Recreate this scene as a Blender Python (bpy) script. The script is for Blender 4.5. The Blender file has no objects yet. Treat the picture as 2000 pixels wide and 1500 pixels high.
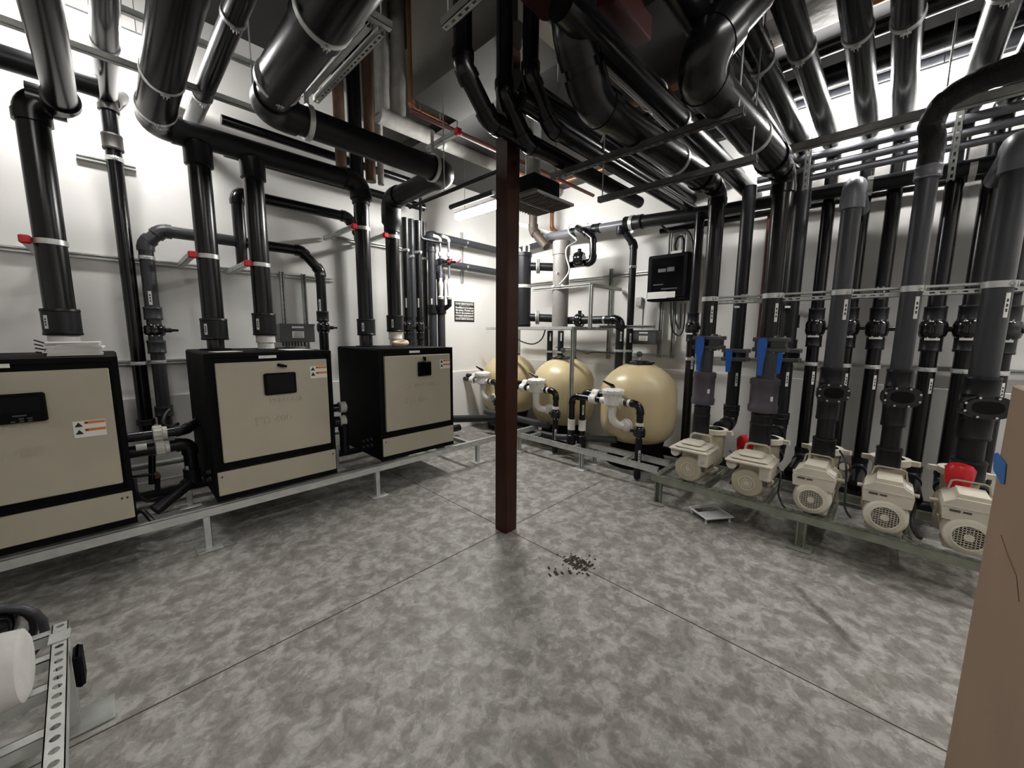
import bpy, math, random
from mathutils import Vector as V, Matrix
random.seed(4)
sc = bpy.context.scene
COL = sc.collection
PI = math.pi
# ------------------------------------------------------------------ camera
F = 757.0; PT = math.radians(7.6); RO = math.radians(.42); YA = math.radians(44.2); CH = 1.58
cf = V((math.cos(YA)*math.cos(PT), math.sin(YA)*math.cos(PT), -math.sin(PT)))
_r = V((math.sin(YA), -math.cos(YA), 0)); _u = _r.cross(cf)
cr = _r*math.cos(RO)+_u*math.sin(RO); cu = _u*math.cos(RO)-_r*math.sin(RO)
CP = V((0, 0, CH))
def at(px, py, ax, val):
    """point of the real plane ax=val seen at a pixel of the photograph (used for surveying positions)"""
    d = cf + cr*((px-1000)/F) - cu*((py-750)/F)
    i = 'xyz'.index(ax)
    return CP + d*((val-CP[i])/d[i])
cam = bpy.data.objects.new('camera', bpy.data.cameras.new('camera'))
cam.data.sensor_width = 36; cam.data.lens = F/2000*36; cam.data.clip_start = .02
cam.matrix_world = Matrix(((cr.x, cu.x, -cf.x, 0), (cr.y, cu.y, -cf.y, 0), (cr.z, cu.z, -cf.z, CH), (0, 0, 0, 1)))
COL.objects.link(cam); sc.camera = cam
sc.view_settings.view_transform = 'Standard'; sc.view_settings.look = 'None'
sc.view_settings.gamma = 1; sc.view_settings.exposure = 1.35; sc.view_settings.use_curve_mapping = False
# ------------------------------------------------------------------ materials
def new_mat(name):
    m = bpy.data.materials.new(name); m.use_nodes = True
    return m, m.node_tree.nodes, m.node_tree.links, m.node_tree.nodes['Principled BSDF']
def mat(name, col, rough=.5, metal=0, noise=0, nscale=20, bump=0, bscale=60, spec=.5, alpha=1, trans=0):
    m, n, l, b = new_mat(name)
    b.inputs['Base Color'].default_value = (*col, 1); b.inputs['Roughness'].default_value = rough
    b.inputs['Metallic'].default_value = metal; b.inputs['Specular IOR Level'].default_value = spec
    b.inputs['Transmission Weight'].default_value = trans
    tc = n.new('ShaderNodeTexCoord')
    if noise:
        t = n.new('ShaderNodeTexNoise'); t.inputs['Scale'].default_value = nscale; t.inputs['Detail'].default_value = 5
        l.new(tc.outputs['Object'], t.inputs['Vector'])
        r = n.new('ShaderNodeValToRGB'); r.color_ramp.elements[0].position = .3; r.color_ramp.elements[1].position = .7
        r.color_ramp.elements[0].color = (*[c*(1-noise) for c in col], 1); r.color_ramp.elements[1].color = (*[min(1, c*(1+noise)) for c in col], 1)
        l.new(t.outputs['Fac'], r.inputs['Fac']); l.new(r.outputs['Color'], b.inputs['Base Color'])
        q = n.new('ShaderNodeMapRange'); q.inputs['To Min'].default_value = max(.03, rough-.04); q.inputs['To Max'].default_value = min(1, rough+.06)
        l.new(t.outputs['Fac'], q.inputs['Value']); l.new(q.outputs['Result'], b.inputs['Roughness'])
    if bump:
        t2 = n.new('ShaderNodeTexNoise'); t2.inputs['Scale'].default_value = bscale; l.new(tc.outputs['Object'], t2.inputs['Vector'])
        bp = n.new('ShaderNodeBump'); bp.inputs['Strength'].default_value = bump; bp.inputs['Distance'].default_value = .01
        l.new(t2.outputs['Fac'], bp.inputs['Height']); l.new(bp.outputs['Normal'], b.inputs['Normal'])
    return m
def emat(name, col, s):
    m, n, l, b = new_mat(name)
    b.inputs['Base Color'].default_value = (*col, 1)
    b.inputs['Emission Color'].default_value = (*col, 1); b.inputs['Emission Strength'].default_value = s
    return m
M = {}
M['pvc'] = mat('dark_grey_pvc', (.0075, .008, .010), .38, noise=.15, nscale=3, spec=.35)
M['pvcg'] = mat('mid_grey_pvc', (.034, .036, .042), .38, noise=.12, nscale=4)
M['pvcl'] = mat('light_grey_pvc', (.15, .155, .172), .35, noise=.08, nscale=4)
M['pipeblk'] = mat('gloss_black_pipe', (.004, .004, .005), .2, spec=.45, noise=.2, nscale=5)
M['overhead'] = mat('dusty_gloss_pipe', (.004, .004, .0045), .24, noise=.15, nscale=2, spec=.42)
M['fitblk'] = mat('black_fitting', (.007, .007, .008), .14, spec=.6)
M['cabblk'] = mat('black_cabinet_paint', (.003, .003, .0034), .6, spec=.1, noise=.1, nscale=5)
M['beige'] = mat('beige_panel_paint', (.42, .385, .30), .42, noise=.05, nscale=3, bump=.05, bscale=300)
M['cream'] = mat('cream_pump_plastic', (.70, .655, .55), .42, noise=.08, nscale=6)
M['creamd'] = mat('almond_pump_body', (.46, .41, .31), .5, noise=.12, nscale=6)
M['tank'] = mat('tan_fibreglass', (.56, .46, .27), .33, noise=.07, nscale=2.5)
M['white'] = mat('white_plastic', (.74, .72, .68), .4)
M['whitep'] = mat('white_wrap', (.62, .61, .58), .75, noise=.1, nscale=7, bump=.5, bscale=18)
M['wrapg'] = mat('aged_white_wrap', (.33, .32, .30), .75, noise=.22, nscale=7, bump=.6, bscale=18)
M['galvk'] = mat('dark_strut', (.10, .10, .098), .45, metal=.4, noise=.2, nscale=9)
M['pvcm'] = mat('valve_body_grey', (.062, .064, .070), .42, noise=.1, nscale=5)
M['paper'] = mat('paper', (.8, .78, .75), .8)
M['label'] = mat('label_white', (.75, .74, .7), .5)
M['ink'] = mat('ink_black', (.01, .01, .01), .6)
M['galv'] = mat('galvanised_steel', (.60, .61, .59), .38, metal=.55, noise=.12, nscale=12)
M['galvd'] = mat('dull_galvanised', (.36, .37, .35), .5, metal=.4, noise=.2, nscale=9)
M['greenst'] = mat('green_painted_strut', (.27, .285, .235), .5, metal=.35, noise=.18, nscale=9)
M['chrome'] = mat('bright_bolt', (.75, .75, .75), .2, metal=1)
M['column'] = mat('red_oxide_primer', (.030, .0075, .0028), .45, noise=.2, nscale=5, spec=.25)
M['red'] = mat('red_plastic', (.62, .01, .02), .4)
M['redd'] = mat('dark_red_paint', (.10, .018, .012), .5, noise=.2, nscale=5)
M['redk'] = mat('deep_red_paint', (.028, .004, .003), .6, spec=.2)
M['blue'] = mat('blue_plastic', (.01, .10, .42), .4)
M['bluetape'] = mat('blue_tape', (.02, .14, .42), .7)
M['iron'] = mat('dark_iron', (.07, .055, .045), .5, metal=.3, noise=.35, nscale=9)
M['irond'] = mat('black_iron', (.028, .024, .022), .5, metal=.2, noise=.35, nscale=9)
M['rust'] = mat('rusty_iron', (.10, .055, .033), .6, metal=.2, noise=.35, nscale=10, bump=.2)
M['copper'] = mat('copper_pipe', (.30, .14, .075), .4, metal=.6, noise=.2, nscale=8)
M['purple'] = mat('purple_grey_pvc', (.066, .055, .072), .4, noise=.12, nscale=5)
M['glassd'] = mat('dark_screen', (.002, .002, .003), .12, spec=.2)
M['greybox'] = mat('grey_enclosure', (.06, .063, .066), .45, noise=.06)
M['fangrill'] = mat('fan_shadow_black', (.012, .01, .008), .8)
M['card'] = mat('cardboard', (.31, .21, .145), .85, noise=.07, nscale=3, bump=.05, bscale=120)
M['wood'] = mat('tan_foam_ring', (.55, .42, .3), .8, noise=.1)
M['orange'] = mat('orange_label', (.62, .2, .03), .5)
M['rubber'] = mat('black_rubber', (.01, .01, .01), .6, bump=.8, bscale=40)
M['cable'] = mat('cable_black', (.012, .012, .012), .45)
M['cablew'] = mat('cable_white', (.6, .6, .6), .5)
M['uvgrey'] = mat('uv_housing_grey', (.20, .185, .175), .4, noise=.05)
M['clear'] = mat('clear_plastic', (.75, .77, .77), .12, trans=.96)
M['dirt'] = mat('floor_debris', (.042, .030, .018), .9, noise=.4, nscale=60)
M['lamp'] = emat('fluorescent_diffuser', (1, .985, .95), 34)
M['lampb'] = emat('fluorescent_diffuser_back', (1, .985, .95), 70)
M['lampr'] = emat('fluorescent_diffuser_right', (1, .985, .96), 50)
M['lampl'] = emat('fluorescent_diffuser_left', (1, .985, .96), 60)
M['lampn'] = emat('fluorescent_diffuser_near', (1, .97, .93), 25)
M['lampbody'] = mat('lamp_housing', (.7, .7, .7), .5)
def wall_mat(name, col, amt=.06):
    m, n, l, b = new_mat(name)
    tc = n.new('ShaderNodeTexCoord'); t = n.new('ShaderNodeTexNoise'); t.inputs['Scale'].default_value = 1.2; t.inputs['Detail'].default_value = 8
    l.new(tc.outputs['Object'], t.inputs['Vector'])
    r = n.new('ShaderNodeValToRGB'); r.color_ramp.elements[0].position = .3; r.color_ramp.elements[1].position = .72
    r.color_ramp.elements[0].color = (*[c*(1-amt) for c in col], 1); r.color_ramp.elements[1].color = (*[c*(1+amt*.5) for c in col], 1)
    l.new(t.outputs['Fac'], r.inputs['Fac']); l.new(r.outputs['Color'], b.inputs['Base Color'])
    t2 = n.new('ShaderNodeTexNoise'); t2.inputs['Scale'].default_value = 90; t2.inputs['Detail'].default_value = 3
    l.new(tc.outputs['Object'], t2.inputs['Vector'])
    bp = n.new('ShaderNodeBump'); bp.inputs['Strength'].default_value = .12; bp.inputs['Distance'].default_value = .004
    l.new(t2.outputs['Fac'], bp.inputs['Height']); l.new(bp.outputs['Normal'], b.inputs['Normal'])
    b.inputs['Roughness'].default_value = .6
    return m
M['wall'] = wall_mat('white_painted_concrete', (.80, .785, .76))
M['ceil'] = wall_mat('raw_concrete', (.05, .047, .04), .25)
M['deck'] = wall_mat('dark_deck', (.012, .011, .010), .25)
M['conc'] = wall_mat('grey_concrete_beam', (.10, .09, .07), .6)
def floor_mat():
    m, n, l, b = new_mat('mottled_concrete_floor')
    tc = n.new('ShaderNodeTexCoord')
    def nz(s, d, dist=0, rough=.5):
        t = n.new('ShaderNodeTexNoise'); t.inputs['Scale'].default_value = s; t.inputs['Detail'].default_value = d
        t.inputs['Distortion'].default_value = dist; t.inputs['Roughness'].default_value = rough
        l.new(tc.outputs['Object'], t.inputs['Vector']); return t
    def ramp(src, stops):
        r = n.new('ShaderNodeValToRGB'); e = r.color_ramp.elements
        while len(e) < len(stops): e.new(.5)
        for k, (p, c) in zip(e, stops): k.position = p; k.color = (c[0], c[1], c[2], 1)
        l.new(src, r.inputs['Fac']); return r
    A = ramp(nz(8.5, 6, .4, .62).outputs['Fac'], [(.36, (.215, .204, .187)), (.485, (.26, .247, .226)), (.50, (.285, .274, .257)), (.515, (.332, .32, .302)), (.66, (.40, .387, .368))])
    B = ramp(nz(20, 5, .7, .62).outputs['Fac'], [(.42, (.86, .87, .86)), (.49, (.95, .95, .94)), (.52, (1.09, 1.08, 1.07)), (.62, (1.2, 1.19, 1.17))])
    Cn = ramp(nz(.7, 3, .4).outputs['Fac'], [(.3, (.84, .84, .84)), (.7, (1.08, 1.08, 1.08))])
    D = ramp(nz(90, 4, 0, .6).outputs['Fac'], [(.25, (.88, .88, .88)), (.75, (1.1, 1.1, 1.1))])
    def mul(a, bb):
        x = n.new('ShaderNodeMix'); x.data_type = 'RGBA'; x.blend_type = 'MULTIPLY'; x.inputs['Factor'].default_value = 1
        l.new(a, x.inputs[6]); l.new(bb, x.inputs[7]); return x.outputs[2]
    c = mul(mul(mul(A.outputs[0], B.outputs[0]), Cn.outputs[0]), D.outputs[0])
    # dark scuffed dirt streak on the pump side
    mp = n.new('ShaderNodeMapping'); mp.vector_type = 'TEXTURE'; mp.inputs['Location'].default_value = (2.67, .11, 0); mp.inputs['Rotation'].default_value = (0, 0, math.radians(40))
    mp.inputs['Scale'].default_value = (.52, .045, 1); l.new(tc.outputs['Object'], mp.inputs['Vector'])
    g = n.new('ShaderNodeTexGradient'); g.gradient_type = 'SPHERICAL'; l.new(mp.outputs['Vector'], g.inputs['Vector'])
    mm = n.new('ShaderNodeMath'); mm.operation = 'MULTIPLY'; l.new(g.outputs['Fac'], mm.inputs[0]); l.new(nz(22, 4).outputs['Fac'], mm.inputs[1])
    sr = ramp(mm.outputs[0], [(.08, (1, 1, 1)), (.35, (.52, .50, .46))]); c = mul(c, sr.outputs[0])
    l.new(c, b.inputs['Base Color'])
    rr = n.new('ShaderNodeMapRange'); rr.inputs['To Min'].default_value = .42; rr.inputs['To Max'].default_value = .62
    l.new(nz(5, 4).outputs['Fac'], rr.inputs['Value']); l.new(rr.outputs['Result'], b.inputs['Roughness'])
    bp = n.new('ShaderNodeBump'); bp.inputs['Strength'].default_value = .15; bp.inputs['Distance'].default_value = .003
    l.new(nz(60, 4).outputs['Fac'], bp.inputs['Height']); l.new(bp.outputs['Normal'], b.inputs['Normal'])
    return m
M['floor'] = floor_mat()
# ------------------------------------------------------------------ mesh builder
def basis(d, up=None):
    d = V(d).normalized(); up = V(up) if up else (V((0, 0, 1)) if abs(d.z) < .95 else V((1, 0, 0)))
    x = up.cross(d).normalized(); y = d.cross(x); return x, y, d
class MB:
    def __init__(s): s.v = []; s.f = []; s.m = []
    def add(s, vs, fs, mi=0):
        o = len(s.v); s.v += [tuple(v) for v in vs]; s.f += [tuple(o+i for i in f) for f in fs]; s.m += [mi]*len(fs); return s
    def box(s, c, d, mi=0, R=None, bev=0):
        c = V(c); hx, hy, hz = d[0]/2, d[1]/2, d[2]/2
        if bev:
            b_ = min(bev, hx*.9, hy*.9, hz*.9); vs = []; 
            import itertools
            rings = []
            for (z, k) in ((-hz, b_), (-hz+b_, 0), (hz-b_, 0), (hz, b_)):
                x, y = hx-k, hy-k; q = b_
                rings.append([V((-x+q, -y, z)), V((x-q, -y, z)), V((x, -y+q, z)), V((x, y-q, z)), V((x-q, y, z)), V((-x+q, y, z)), V((-x, y-q, z)), V((-x, -y+q, z))])
            vs = [p for r in rings for p in r]; fs = [tuple(range(7, -1, -1)), tuple(range(24, 32))]
            for k in range(3):
                for i in range(8): j = (i+1) % 8; fs.append((k*8+i, k*8+j, k*8+8+j, k*8+8+i))
        else:
            vs = [V((a, b, e)) for e in (-hz, hz) for a, b in ((-hx, -hy), (hx, -hy), (hx, hy), (-hx, hy))]
            fs = [(3, 2, 1, 0), (4, 5, 6, 7), (0, 1, 5, 4), (1, 2, 6, 5), (2, 3, 7, 6), (3, 0, 4, 7)]
        if R is not None: vs = [R @ v for v in vs]
        return s.add([c+v for v in vs], fs, mi)
    def bb(s, a, b, mi=0, bev=0):
        a, b = V(a), V(b); return s.box((a+b)/2, [abs(b[i]-a[i]) for i in range(3)], mi, None, bev)
    def rings(s, rs, mi=0, cap=True, closed=False):
        n = len(rs[0]); o = len(s.v); vs = [p for r in rs for p in r]; fs = []; K = len(rs)
        for k in range(K if closed else K-1):
            for i in range(n):
                j = (i+1) % n; k2 = (k+1) % K
                fs.append((k*n+i, k*n+j, k2*n+j, k2*n+i))
        if cap and not closed: fs.append(tuple(range(n-1, -1, -1))); fs.append(tuple((K-1)*n+i for i in range(n)))
        return s.add(vs, fs, mi)
    def cyl(s, a, b, r, mi=0, seg=20, r2=None):
        a, b = V(a), V(b); x, y, d = basis(b-a); r2 = r if r2 is None else r2
        ring = lambda c, q: [c+x*(q*math.cos(2*PI*i/seg))+y*(q*math.sin(2*PI*i/seg)) for i in range(seg)]
        return s.rings([ring(a, r), ring(b, r2)], mi)
    def lathe(s, o, d, prof, mi=0, seg=32, up=None):
        """prof: (distance along d, radius)"""
        o = V(o); x, y, d = basis(d, up); rs = []
        for h, r in prof:
            r = max(r, .0004); rs.append([o+d*h+x*(r*math.cos(2*PI*i/seg))+y*(r*math.sin(2*PI*i/seg)) for i in range(seg)])
        return s.rings(rs, mi)
    def tube(s, pts, r, mi=0, seg=16, cap=True, closed=False):
        pts = [V(p) for p in pts]; n = len(pts); x = None; rs = []
        for i, p in enumerate(pts):
            if closed: t = (pts[(i+1) % n]-pts[i-1]).normalized()
            elif i == 0: t = (pts[1]-p).normalized()
            elif i == n-1: t = (p-pts[-2]).normalized()
            else: t = ((pts[i+1]-p).normalized()+(p-pts[i-1]).normalized()).normalized()
            if x is None: x, _, _ = basis(t)
            x = (x-t*x.dot(t)).normalized(); y = t.cross(x)
            rr = r[i] if isinstance(r, (list, tuple)) else r
            rs.append([p+x*(rr*math.cos(2*PI*k/seg))+y*(rr*math.sin(2*PI*k/seg)) for k in range(seg)])
        return s.rings(rs, mi, cap, closed)
    def prism(s, poly, fr, mi=0):
        """poly list of (u,v); fr=(origin,U,V,W) extrude along W vector"""
        o, U, Vv, W = [V(q) for q in fr]; n = len(poly)
        vs = [o+U*a+Vv*b for a, b in poly]+[o+U*a+Vv*b+W for a, b in poly]
        fs = [tuple(range(n-1, -1, -1)), tuple(range(n, 2*n))]+[(i, (i+1) % n, n+(i+1) % n, n+i) for i in range(n)]
        return s.add(vs, fs, mi)
    def build(s, name, ms, parent=None, loc=None):
        me = bpy.data.meshes.new(name); 
        o3 = V((0, 0, 0))
        if parent is not None and parent.get('_o') is not None: o3 = V(parent['_o'])
        elif parent is None:
            o3 = V(loc) if loc is not None else V((sum(v[0] for v in s.v)/len(s.v), sum(v[1] for v in s.v)/len(s.v), min(v[2] for v in s.v)))
        me.from_pydata([(v[0]-o3.x, v[1]-o3.y, v[2]-o3.z) for v in s.v], [], s.f)
        for q in (ms if isinstance(ms, (list, tuple)) else [ms]): me.materials.append(M[q] if isinstance(q, str) else q)
        me.polygons.foreach_set('material_index', s.m); me.validate(); me.update()
        import bmesh
        bm = bmesh.new(); bm.from_mesh(me); bmesh.ops.recalc_face_normals(bm, faces=bm.faces); bm.to_mesh(me); bm.free()
        me.polygons.foreach_set('use_smooth', [True]*len(me.polygons))
        me.set_sharp_from_angle(angle=math.radians(38))
        ob = bpy.data.objects.new(name, me); COL.objects.link(ob)
        if parent is None: ob.location = o3
        else: ob.parent = parent; ob['_o'] = tuple(o3)
        return ob
def thing(name, label, cat, loc, group=None):
    o = bpy.data.objects.new(name, None); COL.objects.link(o); o.location = V(loc); o.empty_display_size = .1
    o['label'] = label; o['category'] = cat; o['_o'] = tuple(V(loc))
    if group: o['group'] = group
    return o
def tag(o, label, cat, group=None, kind=None):
    o['label'] = label; o['category'] = cat
    if group: o['group'] = group
    if kind: o['kind'] = kind
    return o
def struct(o): o['kind'] = 'structure'; return o
def copy_tree(o, parent=None):
    c = o.copy(); COL.objects.link(c)
    if parent is not None: c.parent = parent
    for ch in list(o.children): copy_tree(ch, c)
    return c
def text_mb(body, size, o, U, Vv, ext=.002, align='CENTER', bold=0, sx=1.0):
    """flat extruded lettering with its centre at o, reading along U, up along Vv"""
    cu_ = bpy.data.curves.new('t', 'FONT'); cu_.body = body; cu_.size = size; cu_.extrude = ext/2; cu_.offset = bold
    cu_.align_x = align; cu_.align_y = 'CENTER'; cu_.resolution_u = 2
    ob = bpy.data.objects.new('t', cu_); COL.objects.link(ob)
    dg = bpy.context.evaluated_depsgraph_get(); me = ob.evaluated_get(dg).to_mesh()
    U = V(U).normalized(); Vv = V(Vv).normalized(); W = U.cross(Vv); o = V(o)
    vs = [o+U*(v.co.x*sx)+Vv*v.co.y+W*v.co.z for v in me.vertices]; fs = [tuple(p.vertices) for p in me.polygons]
    ob.evaluated_get(dg).to_mesh_clear(); bpy.data.objects.remove(ob); bpy.data.curves.remove(cu_)
    return vs, fs
# ------------------------------------------------------------------ piping helpers
def arc_pts(p, a, b, br, n=8):
    """rounded corner at p between incoming point a and outgoing point b"""
    d1 = (p-a).normalized(); d2 = (b-p).normalized(); ang = d1.angle(d2)
    if ang < .02: return [p], 0
    t = br*math.tan(ang/2); s0 = p-d1*t
    nrm = (d2-d1*d2.dot(d1)).normalized(); c = s0+nrm*br
    return [c+(-nrm*math.cos(ang*i/n)+d1*math.sin(ang*i/n))*br for i in range(n+1)], t
def pipe_parts(root, pts, r, ms='pvc', em=None, br=1.5, hub=1.2, seg=22, ends=(0, 0)):
    """straight lengths and moulded elbows as parts of root"""
    em = em or ms; pts = [V(p) for p in pts]; prev = pts[0]
    for i in range(1, len(pts)):
        if i < len(pts)-1:
            ar, t = arc_pts(pts[i], pts[i-1], pts[i+1], r*br+.0001)
            if t:
                d1 = (pts[i]-pts[i-1]).normalized(); d2 = (pts[i+1]-pts[i]).normalized(); h = r*.75
                MB().cyl(prev, ar[0], r, 0, seg).build('pipe_length', ms, root)
                m = MB(); m.tube([ar[0]-d1*h*.3]+ar+[ar[-1]+d2*h*.3], r*1.12, 0, seg)
                m.cyl(ar[0]-d1*h, ar[0]+d1*r*.05, r*hub, 0, seg); m.cyl(ar[-1]-d2*r*.05, ar[-1]+d2*h, r*hub, 0, seg)
                m.build('elbow', em, root); prev = ar[-1]
            else: pass
        else: MB().cyl(prev, pts[i], r, 0, seg).build('pipe_length', ms, root)
def coupling(root, a, b, r, ms='pvc', name='coupling', lip=True):
    a, b = V(a), V(b); L = (b-a).length; e = min(.012, L*.12)
    pr_ = [(0, r*.985), (e, r), (L-e, r), (L, r*.985)]
    if lip: pr_ = [(0, r*1.0), (e*1.2, r*1.04), (e*1.6, r), (L-e*1.6, r), (L-e*1.2, r*1.04), (L, r)]
    return MB().lathe(a, b-a, pr_, 0, 26).build(name, ms, root)
def sticker(root, p, axis, face, r, h=.11, w=.022, marks=3, name='flow_label'):
    """curved white label with dark characters, wrapped on a pipe"""
    axis = V(axis).normalized(); f = V(face); f = (f-axis*f.dot(axis)).normalized(); s_ = axis.cross(f); p = V(p); m = MB()
    def patch(u0, u1, v0, v1, rr, mi):
        vs = []; n = 4
        for q in (rr, rr-.003):
            for k in range(n+1):
                a = (u0+(u1-u0)*k/n)/rr
                for v_ in (v0, v1): vs.append(p+axis*v_+(f*math.cos(a)+s_*math.sin(a))*q)
        o = 2*(n+1); fs = []
        for k in range(n): fs.append((2*k, 2*k+2, 2*k+3, 2*k+1)); fs.append((o+2*k, o+2*k+1, o+2*k+3, o+2*k+2)); fs.append((2*k, o+2*k, o+2*k+2, 2*k+2)); fs.append((2*k+1, 2*k+3, o+2*k+3, o+2*k+1))
        fs.append((0, 1, o+1, o)); fs.append((2*n, o+2*n, o+2*n+1, 2*n+1)); m.add(vs, fs, mi)
    patch(-w/2, w/2, -h/2, h/2, r+.0025, 0)
    for k in range(marks): c = (k-(marks-1)/2)*h*.2; patch(-w*.2, w*.22, c-h*.07, c+h*.06, r+.0035, 1)
    return m.build(name, ['label', 'ink'], root)
def band(root, p, axis, r, w=.03, ear=None, ms='galv', name='pipe_clamp'):
    """strut clamp: a steel strap round the pipe with bolt ears"""
    axis = V(axis).normalized(); p = V(p); m = MB(); m.lathe(p-axis*w/2, axis, [(0, r+.001), (0, r+.006), (w, r+.006), (w, r+.001)], 0, 26)
    if ear is not None:
        e = V(ear).normalized(); x, y, d = basis(e, axis)
        R = Matrix((x, y, d)).transposed()
        s2 = axis.cross(e)
        m.box(p+e*(r+.015)+s2*.008, (.004, w*.9, .03), 0, Matrix((s2, axis, e)).transposed()); m.box(p+e*(r+.015)-s2*.008, (.004, w*.9, .03), 0, Matrix((s2, axis, e)).transposed())
        m.cyl(p+e*(r+.016)-s2*.022, p+e*(r+.016)+s2*.022, .006, 0, 8)
    return m.build(name, ms, root)
def butterfly(root, p, axis, r, side, L=.12, k=1.5, lever=True, face=None, ms='fitblk', name='butterfly_valve'):
    """lug butterfly valve with bolted rim and a stub handle pointing to side"""
    axis = V(axis).normalized(); p = V(p); side = V(side).normalized(); R = r*k; m = MB()
    m.lathe(p-axis*L/2, axis, [(0, r*1.15), (0, R*.80), (L*.08, R*.92), (L*.3, R), (L*.40, R*.97), (L*.60, R*.97), (L*.7, R), (L*.92, R*.92), (L, R*.80), (L, r*1.15)], 0, 28)
    m.cyl(p+side*R*.7, p+side*(R+.035), r*.42, 0, 14)
    b = m.build(name, ms, root); bm = MB(); x, y, _ = basis(axis)
    for i in range(8):
        a = 2*PI*(i+.5)/8; q = p+(x*math.cos(a)+y*math.sin(a))*R*.76
        for s_ in (-1, 1): bm.cyl(q+axis*s_*L*.48, q+axis*s_*(L*.5+.009), .0075, 0, 6)
    bm.build('flange_bolts', 'chrome', b)
    if lever:
        f = V(face) if face is not None else V((0, 0, 1)); q = p+side*(R+.03); h = MB()
        h.box(q, (.03, .03, .03), 0); h.tube([q, q+side*.02+f*.004, q+side*.055+f*.004], [.015, .013, .011], 0, 10); h.build('valve_handle', ms, b)
    return b
def strut(root, a, b, w=.041, d=.041, up=(0, 0, 1), ms='galv', name='strut_channel', holes=True, hside=1):
    """slotted C channel between a and b; the closed web faces -up*hside... open side faces up"""
    a, b = V(a), V(b); t = (b-a); L = t.length; t.normalize(); up = V(up); up = (up-t*up.dot(t)).normalized(); s_ = t.cross(up); m = MB(); th = .003
    R = Matrix((t, s_, up)).transposed(); mid = (a+b)/2
    # web is at -up side, lips at +up side
    for sg in (-1, 1):
        m.box(mid+s_*sg*(w/2-th/2), (L, th, d), 0, R); m.box(mid+s_*sg*(w/2-.006)+up*(d/2-th/2), (L, .010, th), 0, R); m.box(mid+s_*sg*(w/2-.010)+up*(d/2-.006), (L, th, .010), 0, R)
    if holes and L/.05 < 100:
        n = max(1, int(L/.05)); st = L/n; hl = st*.52; z = -(d/2-th/2)
        for sg in (-1, 1): m.box(mid+s_*sg*(w/2*.66)+up*z, (L, w*.34, th), 0, R)
        for k in range(n+1):
            c = -L/2+k*st; l_ = st-hl if 0 < k < n else (st-hl)/2; cc = c if 0 < k < n else (c+(l_/2 if k == 0 else -l_/2))
            m.box(mid+t*cc+up*z, (l_, w*.36, th), 0, R)
    else: m.box(mid-up*(d/2-th/2), (L, w, th), 0, R)
    return m.build(name, ms, root)
def cable(name_root, pts, r, ms, label=None, cat='cable', name='cable', parent=None, res=6):
    pts = [V(p) for p in pts]; out = []
    for i in range(len(pts)-1):
        p0 = pts[max(i-1, 0)]; p1 = pts[i]; p2 = pts[i+1]; p3 = pts[min(i+2, len(pts)-1)]
        for k in range(res):
            t = k/res; out.append(.5*((2*p1)+(-p0+p2)*t+(2*p0-5*p1+4*p2-p3)*t*t+(-p0+3*p1-3*p2+p3)*t**3))
    out.append(pts[-1]); o = MB().tube(out, r, 0, 8).build(name, ms, parent)
    if label: tag(o, label, cat)
    return o
X, Y, Z = V((1, 0, 0)), V((0, 1, 0)), V((0, 0, 1))
YW, XW, ZC = 5.0, 5.15, 5.3            # left wall, right wall, ceiling
FACE = V((-.71, -.70, 0))               # towards the room's open corner
# ================================================================== SETTING
m = MB(); m.bb((-2.6, -3.0, -.1), (XW+.2, YW+.2, 0)); fl = m.build('floor', 'floor', None, (0, 0, 0)); struct(fl)
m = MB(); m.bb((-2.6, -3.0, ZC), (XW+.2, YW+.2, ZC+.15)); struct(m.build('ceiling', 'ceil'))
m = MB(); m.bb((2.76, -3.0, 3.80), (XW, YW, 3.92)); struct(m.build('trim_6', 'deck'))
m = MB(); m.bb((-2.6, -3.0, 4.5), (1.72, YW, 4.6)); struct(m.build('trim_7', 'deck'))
m = MB(); m.bb((-2.6, YW, 0), (XW+.2, YW+.2, ZC)); struct(m.build('wall_left', 'wall'))
m = MB(); m.bb((XW, -3.0, 0), (XW+.2, YW, ZC)); struct(m.build('wall_right', 'wall'))
m = MB(); m.bb((-2.8, -3.0, 0), (-2.6, YW+.2, ZC)); struct(m.build('wall_near', 'wall'))
m = MB(); m.bb((-2.6, -3.2, 0), (XW+.2, -3.0, ZC)); struct(m.build('wall_back', 'wall'))
m = MB(); m.bb((-2.6, YW-.03, 0), (XW, YW, .95), bev=.006); struct(m.build('trim_1', 'wall'))
m = MB(); m.bb((XW-.03, -3.0, 0), (XW, YW-.03, 1.11), bev=.006); struct(m.build('trim_2', 'wall'))
m = MB(); m.bb((1.93, 1.85, 3.5), (2.42, 3.05, ZC)); struct(m.build('trim_3', 'conc'))
# saw-cut control joints in the slab
JX, JY = 2.09, 2.09
def joint(a, b, n):
    o = MB(); a = V(a); b = V(b); d = (b-a).normalized(); s_ = V((-d.y, d.x, 0))*.0028
    o.add([a-s_+Z*.0012, b-s_+Z*.0012, b+s_+Z*.0012, a+s_+Z*.0012, a-s_+Z*-.001, b-s_+Z*-.001, b+s_+Z*-.001, a+s_+Z*-.001], [(0, 1, 2, 3), (7, 6, 5, 4), (0, 4, 5, 1), (2, 6, 7, 3)])
    struct(o.build(n, 'jointm'))
M['jointm'] = mat('joint_dirt', (.05, .045, .04), .9)
joint((-2.5, JY, 0), (3.6, JY, 0), 'trim_4'); joint((JX, -2.9, 0), (JX, 4.4, 0), 'trim_5')
# ================================================================== COLUMN
t = thing('steel_column', 'dark red-brown square steel column in the middle of the floor', 'column', (2.09, 2.09, 0))
MB().box((2.09, 2.09, 1.75), (.127, .127, 3.5), bev=.008).build('post', 'column', t)
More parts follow.
